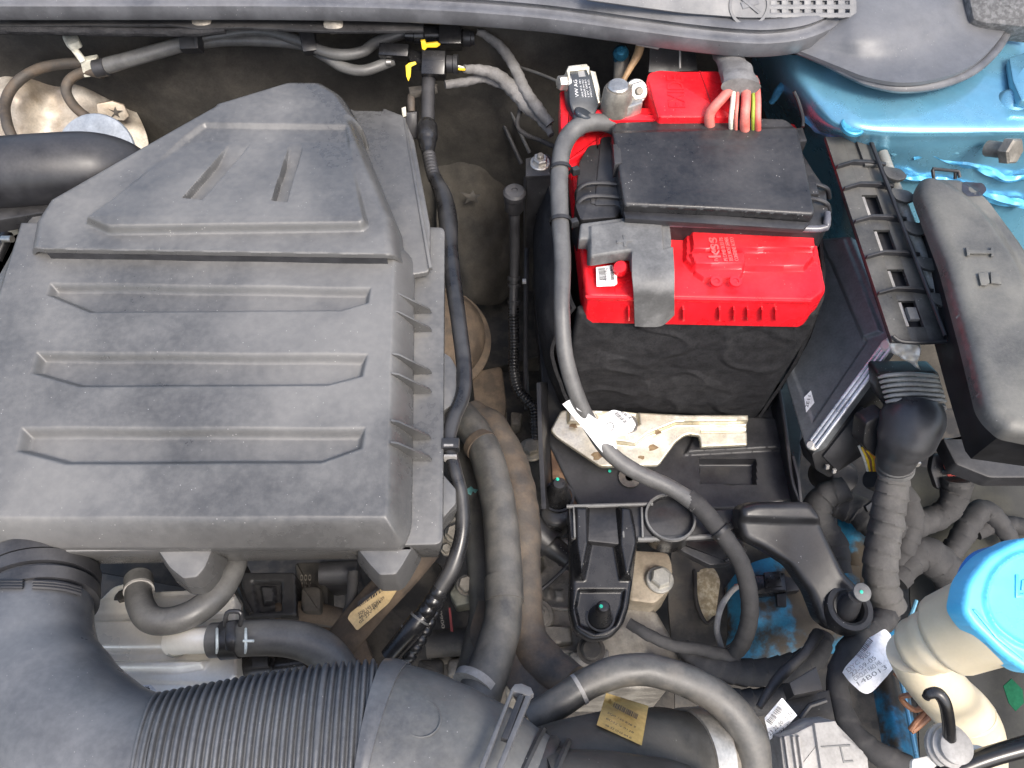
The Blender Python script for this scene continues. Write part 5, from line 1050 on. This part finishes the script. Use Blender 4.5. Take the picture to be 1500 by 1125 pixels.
for h0, h1, r in ((2, 5, 53), (9, 13, 55), (17, 24, 53), (27, 31, 56)):
    obj('joint_ring', MB().lathe(base, axr, [(r-6, h0), (r, h0), (r+.8, (h0+h1)/2), (r, h1), (r-6, h1)], 72), BLACKD, D)
obj('joint_core', MB().lathe(base, axr, [(50, -4), (50, 40), (46, 44)], 64), SATIN, D)
pc = Plane((758, 1004, 80), (778, 1012, 80), (722, 1086, 92))
GC = mat('grey_clip_plastic', (.09, .09, .093), .4, dust=.25)
pk = Plane((752, 1008, 84), (778, 1014, 84), (722, 1090, 101))
for q in ([(749, 1008), (756, 1003), (700, 1150), (690, 1150)], [(773, 1010), (781, 1014), (726, 1150), (717, 1150)]): obj('clip_arm', MB().prism(pk, q, 4, .8), GC, D)
obj('clip_head', MB().prism(pk, [(748, 1010), (754, 1002), (764, 1001), (778, 1007), (782, 1016), (776, 1020), (754, 1014)], 4.5, .8, h=.4), GC, D)
obj('clip_tongue', MB().prism(Plane((760, 1018, 88), (770, 1020, 88), (738, 1080, 98)), [(760, 1016), (768, 1018), (744, 1084), (734, 1080)], 4, .8), SATIN, D)
# ------------------------------------------------------------------ air duct continuing right
N_ = thing('charge_pipe', 'black plastic charge pipe with gold label and steel collar', 'air duct')
obj('pipe_body', MB().tube([(770, 1195, 20, 108), (830, 1165, 0, 100), (900, 1140, -30, 92), (965, 1120, -58, 78), (1012, 1112, -74, 66)], n=48, step=3), mat('grimy_black_pipe', (.024, .023, .021), .5, dust=.5, dustcol=(.13, .12, .1), dscale=18, bump=.3, bscale=500, speck=.3), N_)
obj('front_duct', MB().tube([(790, 1200, 50, 96), (870, 1195, 40, 88), (960, 1190, 10, 74), (1040, 1200, -20, 60)], n=48, step=3), MATS['grimy_black_pipe'], N_)
obj('steel_collar', MB().tube([(1006, 1113, -72, 71), (1034, 1110, -80, 70), (1038, 1110, -81, 66)], n=48, step=1.5), mat('brushed_steel', (.42, .4, .36), .36, metal=.7), N_)
obj('steel_end', MB().tube([(1036, 1110, -81, 63), (1062, 1106, -88, 60), (1078, 1104, -94, 52), (1084, 1104, -96, 30)], n=48, step=1.5), CAST, N_)
c0 = P(900, 1140, -30); c1 = P(975, 1118, -60); axp = (c1-c0).normalized()
def wrap_label(par, name, cpx, axis, rad, a0, a1, s0, s1, m, c):
    x = (UP-axis*UP.dot(axis)).normalized(); y = axis.cross(x); vs = []; n = 14
    for s in np.linspace(s0, s1, 8):
        for k in range(n): th = a0+(a1-a0)*k/(n-1); vs.append(c+axis*s+x*(rad*math.cos(th))+y*(rad*math.sin(th)))
    fs = [(i*n+j, i*n+j+1, (i+1)*n+j+1, (i+1)*n+j) for i in range(7) for j in range(n-1)]
    return obj(name, MB().add(vs, fs), m, par, 80)
lr = 84.5*MP(930, 1130, -42); gs = []; lc = [(888, 1015), (950, 1034), (940, 1092), (874, 1062)]
for i in range(9):
    for j in range(9):
        s_, t_ = j/8, i/8; x = (lc[0][0]*(1-s_)+lc[1][0]*s_)*(1-t_)+(lc[3][0]*(1-s_)+lc[2][0]*s_)*t_; y = (lc[0][1]*(1-s_)+lc[1][1]*s_)*(1-t_)+(lc[3][1]*(1-s_)+lc[2][1]*s_)*t_
        v_ = on_tube(x, y, c0, axp, lr*(1.17-.06*s_)); gs.append(v_)
obj('label_sheet', MB().add(gs, [(i*9+j, i*9+j+1, i*9+j+10, i*9+j+9) for i in range(8) for j in range(8)]), TANY, N_, 80)
nn_ = ((gs[41]-gs[39]).cross(gs[49]-gs[31])).normalized(); nn_ = nn_ if nn_.z > 0 else -nn_
lp4 = Plane(gs[40]+nn_*1.2, gs[41]+nn_*1.2, gs[49]+nn_*1.2)
strips(N_, lp4, (897, 1037), (932, 1055), (900, 1030), INK, 4, .8)
for i, s2 in enumerate(('5Q0 145 838 9', 'BD22 V 0128', '48 32 0N3 04 B')): text(N_, lp4, s2, (889-i*2, 1046+i*9), (930-i*3, 1068+i*8), 5, INK, .02, .8)
# ------------------------------------------------------------------ aluminium cover, hoses at lower left
Y_ = thing('aluminium_cover', 'bright pressed aluminium engine cover plate between hoses', 'cover plate')
yp = Plane((150, 880, -78), (340, 880, -78), (200, 1020, -66))
relief('plate', Y_, yp, [(60, 890), (138, 885), (165, 858, 8), (195, 850), (215, 866), (330, 860, 6), (344, 868), (346, 990), (300, 1040), (60, 1060)], ALU, rnd=5, edge=3, wall=20, res=1.2,
       feats=[([(40, 910), (350, 907), (350, 958), (40, 960)], 8, 5), ([(40, 968), (310, 966), (300, 982), (260, 988), (40, 988)], 7, 5), ([(40, 990), (350, 1000), (350, 1050), (40, 1060)], 3, 5), ([(40, 880), (350, 870), (350, 898), (40, 902)], 2, 4)])
obj('edge_screw', MB().hexbolt(yp.hit(182, 876), yp.n, 6, 6, 1.4), DARK, Y_); obj('edge_screw', MB().hexbolt(yp.hit(326, 878), yp.n, 5, 6, 1.4), DARK, Y_)
yl = Plane((150, 880, -73), (340, 880, -73), (200, 1020, -61))
obj('data_label', MB().prism(yl, [(143, 1007), (222, 1004), (230, 1012), (226, 1040), (143, 1042)], .3, 0, h=1.2), mat('silver_label', (.55, .55, .55), .4, metal=.3), Y_)
strips(Y_, yl, (151, 1010), (172, 1009), (151, 1018), INK, 12, 1.6)
for i, s2 in enumerate(('MADE', '34 11 21', 'HANON')): text(Y_, yl, s2, (208, 1006+i*4.6), (190, 1007+i*4.6), 3, INK, .02, 1.6)
text(Y_, yl, 'DE', (219, 1006), (213, 1007), 3, INK, .02, 1.6); text(Y_, yl, '010', (182, 1020), (174, 1021), 4, INK, .02, 1.6); text(Y_, yl, '0', (164, 1020), (160, 1020), 4, INK, .02, 1.6)
cc = yl.hit(215, 1014)+yl.n*1.4; kk = yl.mp(215, 1014)
obj('emblem_ring', MB().lathe(cc, yl.n, [(4.6*kk, 0), (4.6*kk, .3), (6*kk, .3), (6*kk, 0), (4.6*kk, 0)], 24), INK, Y_)
text(Y_, yl, 'W', (219, 1012), (211, 1012), 4, INK, .02, 1.6)
h_ = thing('coolant_hose', 'u-shaped grey rubber hose over the aluminium cover', 'hose')
obj('hose_run', MB().tube([(203, 852, -58, 18), (204, 880, -46, 19), (218, 905, -38, 20), (246, 910, -36, 20), (285, 897, -36, 20), (318, 870, -40, 20), (338, 835, -46, 20), (346, 800, -55, 20)], n=28, step=2), RUBBER, h_)
obj('hose_band', MB().tube([(203, 848, -60, 20), (203.5, 864, -53, 20.5)], n=28, step=1), GREYC, h_)
obj('band_edge', MB().tube([(203.5, 863, -53.5, 21), (203.6, 866, -52.5, 21)], n=28, step=.8), GREYB, h_)
h_ = thing('coolant_hose', 'short thick grey hose with spring clamp and white marks', 'hose')
obj('steel_stub', MB().tube([(252, 940, -60, 20), (280, 938, -52, 19), (318, 938, -48, 18)], n=28, step=2), ALU, h_)
obj('stub_flange', MB().tube([(256, 940, -62, 22), (262, 940, -60, 22)], n=28, step=1), ZINC, h_)
obj('hose_run', MB().tube([(310, 938, -48, 25), (345, 936, -46, 25.5), (400, 934, -46, 26), (445, 940, -50, 27), (480, 960, -58, 28), (505, 1000, -75, 28), (510, 1050, -100, 28)], n=32, step=2), RUBBER, h_)
o_ = obj('spring_clamp', MB().tube([(326, 938, -47, 27.5), (352, 936, -46, 27.5)], n=32, step=1), mat('dark_spring_steel', (.05, .05, .052), .4, metal=.5), h_)
pcl = Plane((330, 900, -20), (355, 900, -20), (330, 918, -18))
obj('clamp_ear', MB().tube([(330, 916, -26, 3.5), (331, 902, -16, 3.5), (336, 896, -14, 3.5), (350, 896, -14, 3.5), (354, 902, -16, 3.5), (352, 916, -26, 3.5)], n=10), MATS['dark_spring_steel'], o_)
obj('clamp_bridge', MB().tube([(338, 912, -20, 7), (337, 938, -16, 8), (337, 952, -24, 7)], n=12, flat_=.4), MATS['dark_spring_steel'], o_)
PM = mat('pale_paint_mark', (.55, .6, .58), .6)
for x in (318, 360): obj('paint_mark', MB().tube([(x, 921, -30, 2), (x, 932, -22, 2.2), (x, 950, -22, 2.2), (x-1, 957, -26, 1.6)], n=6), PM, h_)
obj('paint_mark', MB().tube([(356, 939, -20, 2), (372, 939, -20, 2)], n=6), PM, h_)
o_ = thing('wiring_plug', 'black plug in shadow under the clamped coolant hose', 'connector')
obj('plug_body', MB().tube([(355, 980, -100, 17), (400, 975, -98, 17), (402, 975, -98, 19), (408, 975, -98, 19), (410, 975, -97, 15), (450, 970, -96, 15)], n=22, step=1.5), GLOSS, o_)
obj('plug_sleeve', MB().tube([(345, 985, -104, 22), (358, 982, -102, 22)], n=22), BLACK, o_)
obj('plug_latch', MB().prism(flat(-80), [(368, 962), (392, 960), (393, 976), (370, 978)], 5, 1), SATIN, o_)
o_ = thing('ignition_module', 'square black module below the front lip of air box', 'module')
mp_ = flat(-120)
relief('module_body', o_, mp_, [(352, 838), (432, 838), (434, 902), (356, 906)], SATIN, edge=2, wall=40, res=1.6, rnd=4, feats=[([(366, 850), (414, 850), (414, 896), (376, 898)], -6, 3), ([(378, 856), (404, 856), (404, 884), (384, 886)], 7, 3)])
obj('module_arm', MB().tube([(346, 848, -118, 4), (356, 875, -112, 4), (368, 898, -112, 4)], n=10), BLACK, o_)
# engine castings behind
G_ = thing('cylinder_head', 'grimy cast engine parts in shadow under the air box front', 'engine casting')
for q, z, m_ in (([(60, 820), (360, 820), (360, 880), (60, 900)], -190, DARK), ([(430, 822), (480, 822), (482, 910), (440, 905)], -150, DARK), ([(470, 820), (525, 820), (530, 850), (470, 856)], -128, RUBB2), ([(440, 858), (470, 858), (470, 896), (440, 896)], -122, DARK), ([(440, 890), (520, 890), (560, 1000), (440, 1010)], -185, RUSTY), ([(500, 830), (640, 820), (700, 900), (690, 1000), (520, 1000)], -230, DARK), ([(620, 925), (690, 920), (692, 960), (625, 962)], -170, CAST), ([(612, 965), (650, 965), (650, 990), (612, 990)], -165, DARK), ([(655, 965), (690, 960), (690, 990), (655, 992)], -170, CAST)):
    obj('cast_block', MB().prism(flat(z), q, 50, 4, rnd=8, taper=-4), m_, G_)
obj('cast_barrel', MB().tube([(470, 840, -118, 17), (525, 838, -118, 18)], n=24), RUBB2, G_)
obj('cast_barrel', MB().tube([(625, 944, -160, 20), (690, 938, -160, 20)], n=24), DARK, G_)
for x in (440, 446, 452): text(G_, flat(-148), '0571', (x, 842), (x, 880), 4, CAST, .1, .6)
obj('oil_pipe', MB().tube([(402, 898, -130, 15), (450, 896, -140, 15), (500, 905, -150, 14)], n=18), RUSTY, G_)
obj('thin_loom', MB().tube([(517, 838, -90, 8), (516, 870, -92, 8), (510, 900, -98, 9), (500, 930, -108, 9)], n=14, wrap=(10, .12)), TAPE, G_)
for x, y, z, r, m_ in ((684, 858, -150, 12, CAST), (666, 782, -150, 11, CAST), (655, 806, -160, 7, CAST), (700, 930, -200, 8, CAST)):
    obj('bolt', MB().hexbolt(P(x, y, z), (0, -.1, 1), r*MP(x, y, z), 10, 1.3), m_, G_)
obj('bolt_lug', MB().prism(flat(-152), [(658, 868), (672, 846), (698, 840), (704, 870), (690, 884), (668, 888)], 20, 3, rnd=4), mat('olive_cast', (.2, .2, .16), .5, metal=.5, dust=.3, dustcol=(.15, .13, .1)), G_)
obj('bolt_lug', MB().lathe(P(660, 780, -160), (0, 0, 1), [(0, 4), (16, 4), (17, 0), (17, -20)], 26), CAST, G_)
lbl = flat(-130)
obj('red_mark', MB().prism(lbl, [(657, 890), (660, 890), (664, 925), (660, 925)], .4, 0), mat('dull_red', (.12, .015, .015), .6), G_)
text(G_, lbl, '00600', (652, 920), (646, 888), 5, CAST, .02, .4)
# strap with tan label
S_ = thing('labelled_strap', 'diagonal brown insulated pipe carrying a tan barcode label', 'pipe')
sp = Plane((500, 935, -74), (600, 820, -46), (520, 945, -76))
obj('pipe_sleeve', MB().tube([(494, 948, -90, 26), (540, 892, -80, 27), (590, 838, -70, 27), (625, 798, -66, 26)], n=24, flat_=.4), RUSTY, S_)
sp = Plane((512, 915, -68), (580, 830, -50), (540, 945, -68))
obj('label_sheet', MB().prism(sp, rounded([(514, 898), (574, 850), (584, 862), (570, 884), (524, 924), (510, 906)], 3), .4, 0, h=1.5), TAN, S_)
strips(S_, sp, (527, 890), (566, 864), (525, 882), INK, 21, 2.2)
for i, s2 in enumerate(('5Q0 145 BD01-59', '46.00 22604', '02 22V 35')): text(S_, sp, s2, (527+i*1, 902+i*6), (565-i*5, 877+i*6), 4.2, INK, .02, 2.2)
text(S_, sp, '10 RDAB 73', (530, 881), (560, 862), 3, INK, .02, 2.2)
# ------------------------------------------------------------------ heater hoses
h_ = thing('heater_hose', 'wide dusty grey heater hose running down the middle', 'hose')
obj('hose_run', MB().tube([(672, 604, -125, 22), (690, 625, -112, 23), (710, 660, -104, 24), (724, 710, -100, 25), (733, 760, -98, 25.5), (738, 830, -96, 27), (739, 880, -94, 27), (732, 930, -90, 29), (718, 975, -82, 31), (705, 1010, -76, 32), (690, 1050, -70, 32)], n=32, step=2.5, jit=.05), HOSEG, h_)
obj('hose_band', MB().tube([(738, 848, -95.5, 28.4), (739, 882, -94, 28.4)], n=32, step=2), HOSEG, h_)
obj('hose_band', MB().tube([(701, 648, -107, 25.4), (707, 655, -105, 25.8)], n=32, step=1.2), RUSTY, h_)
obj('clamp_band', MB().tube([(700, 1000, -76, 36), (694, 1010, -74, 36)], n=36, step=1.2), GREYB, h_)
h_ = thing('heater_hose', 'rust brown heater hose hugging the grey one on its right', 'hose')
obj('hose_run', MB().tube([(690, 606, -150, 22), (722, 632, -140, 26), (750, 690, -132, 27), (764, 760, -128, 27), (766, 830, -126, 26), (766, 880, -124, 28), (768, 930, -122, 32), (785, 965, -120, 36), (815, 990, -112, 34), (840, 1005, -104, 30)], n=28, step=2.5, jit=.07), HOSEB, h_)
f = MB(); f.patch([[(700, 880, -120), (740, 880, -118), (784, 880, -122)], [(690, 940, -110), (745, 940, -108), (790, 940, -116)], [(740, 1000, -96), (780, 1000, -100), (840, 975, -110)], [(770, 1050, -86), (800, 1040, -92), (870, 995, -104)]], sub=6, thick=6)
obj('sleeve_web', f, HOSEB, h_)
h_ = thing('heater_hose', 'olive hose lying beneath the grey heater hose on its left', 'hose')
obj('hose_run', MB().tube([(672, 660, -170, 18), (690, 710, -165, 20), (700, 770, -160, 22), (708, 840, -150, 24), (712, 900, -140, 25), (700, 960, -125, 26), (690, 1000, -115, 26)], n=24, step=2.5, jit=.05), HOSEG, h_)
obj('paint_splash', MB().prism(flat(-148), [(684, 716), (690, 712), (694, 716), (700, 717), (697, 722), (690, 726), (685, 722)], 2, .4, h=0), mat('turquoise_paint', (.2, .5, .48), .6), h_)
h_ = thing('bypass_hose', 'dusty grey hose arching across the bottom right of centre', 'hose')
obj('hose_run', MB().tube([(775, 1055, -30, 22), (820, 1028, -28, 22.5), (860, 1002, -26, 22.5), (905, 984, -26, 23), (950, 982, -28, 23), (1000, 995, -32, 23.5), (1050, 1021, -38, 24.5), (1082, 1054, -46, 26), (1100, 1092, -56, 27), (1103, 1150, -70, 28)], n=32, step=2.5, jit=.04), HOSEG, h_)
obj('paint_ring', MB().tube([(846, 1011, -26.5, 23), (851, 1008, -26.3, 23)], n=32, step=1.2), GREYB, h_)
# ------------------------------------------------------------------ gearbox and mount
X_ = thing('gearbox', 'grimy cast aluminium gearbox housing below the tray arm', 'gearbox')
gp_ = flat(-262)
relief('housing', X_, gp_, [(740, 800), (800, 780), (860, 790), (870, 880), (960, 890), (1000, 960), (980, 1010), (740, 1010)], CAST, edge=6, wall=120, res=2.0, rnd=10,
       feats=[([(778, 915), (836, 918), (840, 945), (800, 950), (776, 945)], 7, 3, 4), ([(798, 862), (808, 862), (808, 878), (798, 878)], 3, 2), ([(812, 864), (826, 864), (826, 880), (812, 880)], 3, 2), ([(740, 800), (790, 790), (800, 830), (760, 880), (740, 880)], -14, 6)])
for i, s2 in enumerate(('90640', '500')): text(X_, gp_, s2, (806 if i == 0 else 778, 856+i*20), (828 if i == 0 else 792, 855+i*20), 6, CAST, .3, .8)
for x, y, z, r in ((787, 902, -256, 15), (786, 760, -262, 8)): obj('bolt', MB().hexbolt(P(x, y, z), (0, 0, 1), r*MP(x, y, z)*.75, 12, 1.6), CAST, X_)
for q, z in (([(834, 955), (892, 950), (894, 975), (836, 978)], -240), ([(840, 935), (960, 930), (952, 960), (845, 965)], -275)): obj('rib_block', MB().prism(flat(z), q, 30, 3, rnd=5), CAST, X_)
for q, z in (([(778, 884), (836, 890), (836, 894), (778, 888)], -256), ([(840, 850), (846, 850), (850, 930), (844, 930)], -254), ([(776, 948), (850, 952), (850, 957), (776, 953)], -252), ([(752, 830), (800, 800), (803, 806), (756, 838)], -256)):
    obj('casting_rib', MB().prism(flat(z), q, 12, 1.5), CAST, X_)
obj('bolt_boss', MB().lathe(P(787, 902, -260), (0, 0, 1), [(0, 5), (17, 5), (19, 2), (20, -6)], 30), CAST, X_)
obj('drain_plug', MB().lathe(P(866, 952, -238), (0, -.1, 1), [(0, 8), (9, 8), (11, 6), (11, 0), (15, 0), (15, -4)], 26), DARK, X_)
M_ = thing('gearbox_mount', 'tan cast gearbox mount block with one large hexagon bolt', 'mount')
obj('mount_block', MB().prism(flat(-232), [(925, 805), (980, 808), (986, 830), (984, 862), (960, 885), (920, 880)], 60, 4, rnd=8), mat('tan_cast', (.25, .21, .155), .55, metal=.3, col2=(.32, .275, .21), bump=.5, bscale=500, dust=.2, dustcol=(.22, .17, .11)), M_)
bolt(M_, 966, 850, -230, 15, 18, mat('dull_plated_bolt', (.32, .31, .28), .42, metal=.6))
obj('mount_pillar', MB().prism(flat(-296), [(930, 880), (962, 880), (950, 960), (920, 960)], 60, 3), MATS['tan_cast'], M_)
f = MB(); f.patch([[(985, 790, -280), (1060, 790, -290), (1120, 800, -300), (1200, 830, -310)], [(980, 880, -300), (1030, 880, -300), (1100, 880, -300), (1200, 880, -300)], [(985, 960, -320), (1040, 960, -320), (1110, 960, -320), (1210, 960, -320)], [(990, 1060, -330), (1050, 1060, -330), (1120, 1060, -330), (1230, 1060, -330)]], sub=6, thick=4, bumps=(40, 5))
tag(obj('inner_arch', f, DARK), 'dark grimy inner arch behind the gearbox mount', 'arch')
t = thing('mesh_opening', 'rounded opening with tan mesh in the dark inner arch', 'opening')
obj('mesh_disc', MB().prism(Plane((1000, 860, -292), (1040, 850, -292), (1010, 905, -296)), rounded([(1018, 835), (1046, 830), (1056, 850), (1048, 905), (1036, 912), (1022, 890)], 8), 4, 1), mat('tan_mesh', (.3, .24, .14), .7, col2=(.5, .43, .3), scale=160, bump=.8, bscale=300), t)
obj('hole_ring', MB().tube([(1018, 835, -288, 3), (1020, 880, -288, 3), (1034, 912, -290, 3), (1048, 904, -290, 3)], n=8), DARK, t)
# blue sheet metal under the arm
R2 = thing('wing_rail', 'grimy blue wing rail visible under the broad black arm', 'body panel')
f = MB(); f.patch([[(1062, 860, -290), (1090, 830, -270), (1140, 815, -262), (1200, 820, -270), (1260, 830, -280)], [(1066, 890, -285), (1095, 870, -262), (1140, 860, -255), (1200, 868, -262), (1260, 880, -272)], [(1066, 925, -290), (1098, 915, -266), (1140, 905, -258), (1200, 912, -264), (1260, 925, -275)], [(1060, 965, -310), (1100, 965, -290), (1150, 960, -285), (1205, 955, -290), (1260, 965, -300)]], sub=8, thick=3)
obj('rail_panel', f, BLUEG, R2)
f = MB(); f.patch([[(1225, 730, -285), (1250, 730, -275), (1280, 740, -285)], [(1235, 830, -290), (1262, 830, -280), (1300, 840, -290)], [(1262, 940, -275), (1295, 940, -262), (1320, 930, -272)], [(1280, 1010, -265), (1305, 1015, -250), (1332, 1010, -262)], [(1300, 1130, -255), (1325, 1130, -238), (1350, 1130, -252)]], sub=8, thick=3)
obj('rail_panel', f, BLUEG, R2)
obj('rail_flange', MB().tube([(1342, 880, -255, 3), (1316, 960, -250, 3), (1325, 1020, -244, 3), (1346, 1130, -235, 3.4)], n=8), BLUE, R2)
c = thing('wiring_plug', 'black sensor plug lying on the blue rail under the arm', 'connector')
pp = flat(-236)
obj('plug_body', MB().prism(pp, [(1104, 842), (1150, 838), (1153, 866), (1106, 870)], 16, 2, rnd=3), GLOSS, c)
obj('plug_grip', MB().prism(pp, [(1118, 840), (1142, 838), (1144, 860), (1120, 862)], 4, 1, h=4), GLOSS, c)
obj('plug_end', MB().prism(pp, [(1150, 842), (1170, 846), (1172, 864), (1152, 866)], 12, 2, h=-2), SATIN, c)
obj('plug_clip', MB().prism(pp, [(1139, 868), (1154, 867), (1154, 886), (1141, 886)], 6, 1, h=-4), BLACK, c)
tag(obj('sheathed_wire', MB().tube([(1082, 858, -240, 4), (1070, 868, -238, 4), (1056, 890, -240, 4.5), (1050, 920, -248, 4.5), (1054, 940, -256, 4.5), (1060, 962, -270, 4.5)], n=12), GREYB), 'pale sheathed wire bent at the left of the blue rail', 'wire')
tag(obj('sensor_wire', MB().tube([(1076, 858, -240, 2), (1090, 856, -236, 2), (1106, 854, -238, 2)], n=8), REDW), 'tiny red wire joining the sensor plug', 'wire')
loom('dark taped loom running level below the blue rail', [(1000, 950, -250, 14), (1040, 975, -246, 17), (1100, 985, -244, 20), (1160, 978, -240, 20), (1195, 958, -236, 18), (1205, 930, -238, 16)])
loom('thin taped loom coming from behind the peg arm', [(920, 912, -215, 8), (950, 930, -215, 9), (985, 945, -222, 9), (1030, 952, -230, 9), (1080, 965, -240, 10)])
loom('wide dark loom in shadow under the arched grey hose', [(960, 975, -250, 16), (1010, 1000, -250, 20), (1080, 1030, -252, 20), (1140, 1020, -250, 18), (1170, 1000, -246, 14)])
loom('slender wrinkled sleeve running down left from the arm bush', [(1200, 926, -205, 8), (1178, 958, -200, 8), (1148, 985, -198, 8), (1128, 1010, -196, 7), (1112, 1036, -196, 5)], 30, RUBB2)
loom('long taped loom curving down past the grey block to bottom edge', [(1262, 926, -195, 13), (1244, 950, -185, 16), (1228, 985, -180, 16), (1228, 1020, -178, 16), (1240, 1055, -174, 16), (1262, 1085, -170, 16), (1290, 1105, -168, 17), (1330, 1125, -168, 18)], 22)
loom('stub of taped loom curling under the white tag', [(1300, 880, -235, 18), (1296, 905, -230, 18), (1275, 925, -215, 15), (1254, 935, -200, 12)], 14)
# tags
t = thing('paper_tag', 'folded white paper tag with barcode near washer neck', 'tag')
f = MB(); tp_ = [[(1272, 935, -150), (1284, 928, -148), (1296, 922, -150), (1305, 930, -158)], [(1258, 955, -150), (1272, 955, -142), (1290, 950, -142), (1308, 952, -152)], [(1240, 975, -155), (1258, 980, -146), (1280, 980, -142), (1312, 972, -148)], [(1234, 985, -158), (1248, 1002, -152), (1272, 1016, -150), (1300, 990, -150)]]
f.patch(tp_, sub=6, thick=.4); obj('tag_sheet', f, WHITE, t)
tq = Plane((1262, 955, -139), (1300, 950, -139), (1255, 990, -139))
strips(t, tq, (1252, 958), (1272, 932), (1260, 964), INK, 31, 0)
for i, s2 in enumerate(('DYC 985', '22-59-05', 'CIRCUIT FAO HB', '14B013')): text(t, tq, s2, (1243+i*5, 985+i*6.5), (1276+i*8, 958+i*7), 6, INKG, .02, 0)
t = thing('paper_tag', 'white printed tag half tucked below the arched hose', 'tag')
bq = Plane((1130, 1040, -110), (1165, 1035, -110), (1135, 1080, -118))
obj('tag_sheet', MB().relief(bq, [(1120, 1052), (1146, 1022), (1168, 1048), (1155, 1062), (1128, 1084)], edge=.3, wall=.4, res=2, dome=3), WHITE, t)
bq2 = Plane((1130, 1040, -106.5), (1165, 1035, -106.5), (1135, 1080, -114.5))
strips(t, bq2, (1122, 1056), (1142, 1030), (1130, 1062), INK, 41, .3)
text(t, bq2, '23 22 20:15 34', (1128, 1078), (1162, 1046), 6, INK, .02, .3); text(t, bq2, 'K297 79', (1134, 1082), (1160, 1060), 4, INK, .02, .3)
# grey block and black boxes at bottom
t = thing('relay_block', 'pale grey ribbed plastic connector block at bottom edge', 'connector')
gq = Plane((1150, 1080, -100), (1240, 1070, -100), (1160, 1120, -106))
obj('block_body', MB().prism(gq, [(1142, 1080), (1164, 1074), (1192, 1060), (1222, 1056), (1250, 1085), (1272, 1110), (1276, 1150), (1150, 1150)], 30, 2, rnd=2), GREYB, t)
obj('block_face', MB().prism(gq, [(1190, 1058), (1221, 1055), (1232, 1076), (1262, 1100), (1268, 1150), (1204, 1150)], 4, 1, h=4), GREYB, t)
for x in (1146, 1158, 1166): obj('block_rib', MB().prism(gq, [(x, 1078), (x+3, 1077), (x+14, 1150), (x+10, 1150)], 5, .8, h=4), GREYB, t)
for q in ([(1199, 1092), (1226, 1090), (1227, 1092), (1201, 1094)], [(1226, 1090), (1242, 1089), (1242, 1092), (1229, 1093), (1234, 1113), (1246, 1112), (1247, 1115), (1232, 1116)]): obj('embossed_mark', MB().prism(gq, q, 1.2, .2, h=4.8), GREYC, t)
t = thing('relay_box', 'small black boxes stacked above the pale grey block', 'relay')
obj('box_lid', MB().prism(flat(-150), [(1156, 1000), (1196, 976), (1206, 1010), (1163, 1019)], 22, 1.5), SATIN, t)
obj('box_lower', MB().prism(flat(-170), [(1150, 1025), (1215, 1010), (1225, 1060), (1170, 1075), (1160, 1065)], 20, 1.5), BLACK, t)
obj('box_bar', MB().tube([(1172, 1052, -158, 4), (1186, 1034, -156, 4), (1210, 1026, -156, 4)], n=8, straight=True), SATIN, t)
# sensor plug behind grey hose, left of the tray arm
c = thing('speed_sensor', 'black cylindrical sensor pointing down-right behind brown hose', 'sensor')
obj('sensor_body', MB().tube([(776, 770, -215, 26), (806, 798, -222, 24), (808, 800, -222, 17), (832, 818, -228, 15)], n=24, step=2), BLACK, c)
obj('sensor_tip', MB().tube([(826, 812, -228, 17), (850, 828, -236, 15)], n=22, cor=(5, .08), step=1), RUBB2, c)
obj('sensor_wire', MB().tube([(776, 875, -246, 3), (800, 858, -244, 3), (822, 838, -240, 3), (836, 822, -232, 3)], n=8), RUBB2, c)
finish()
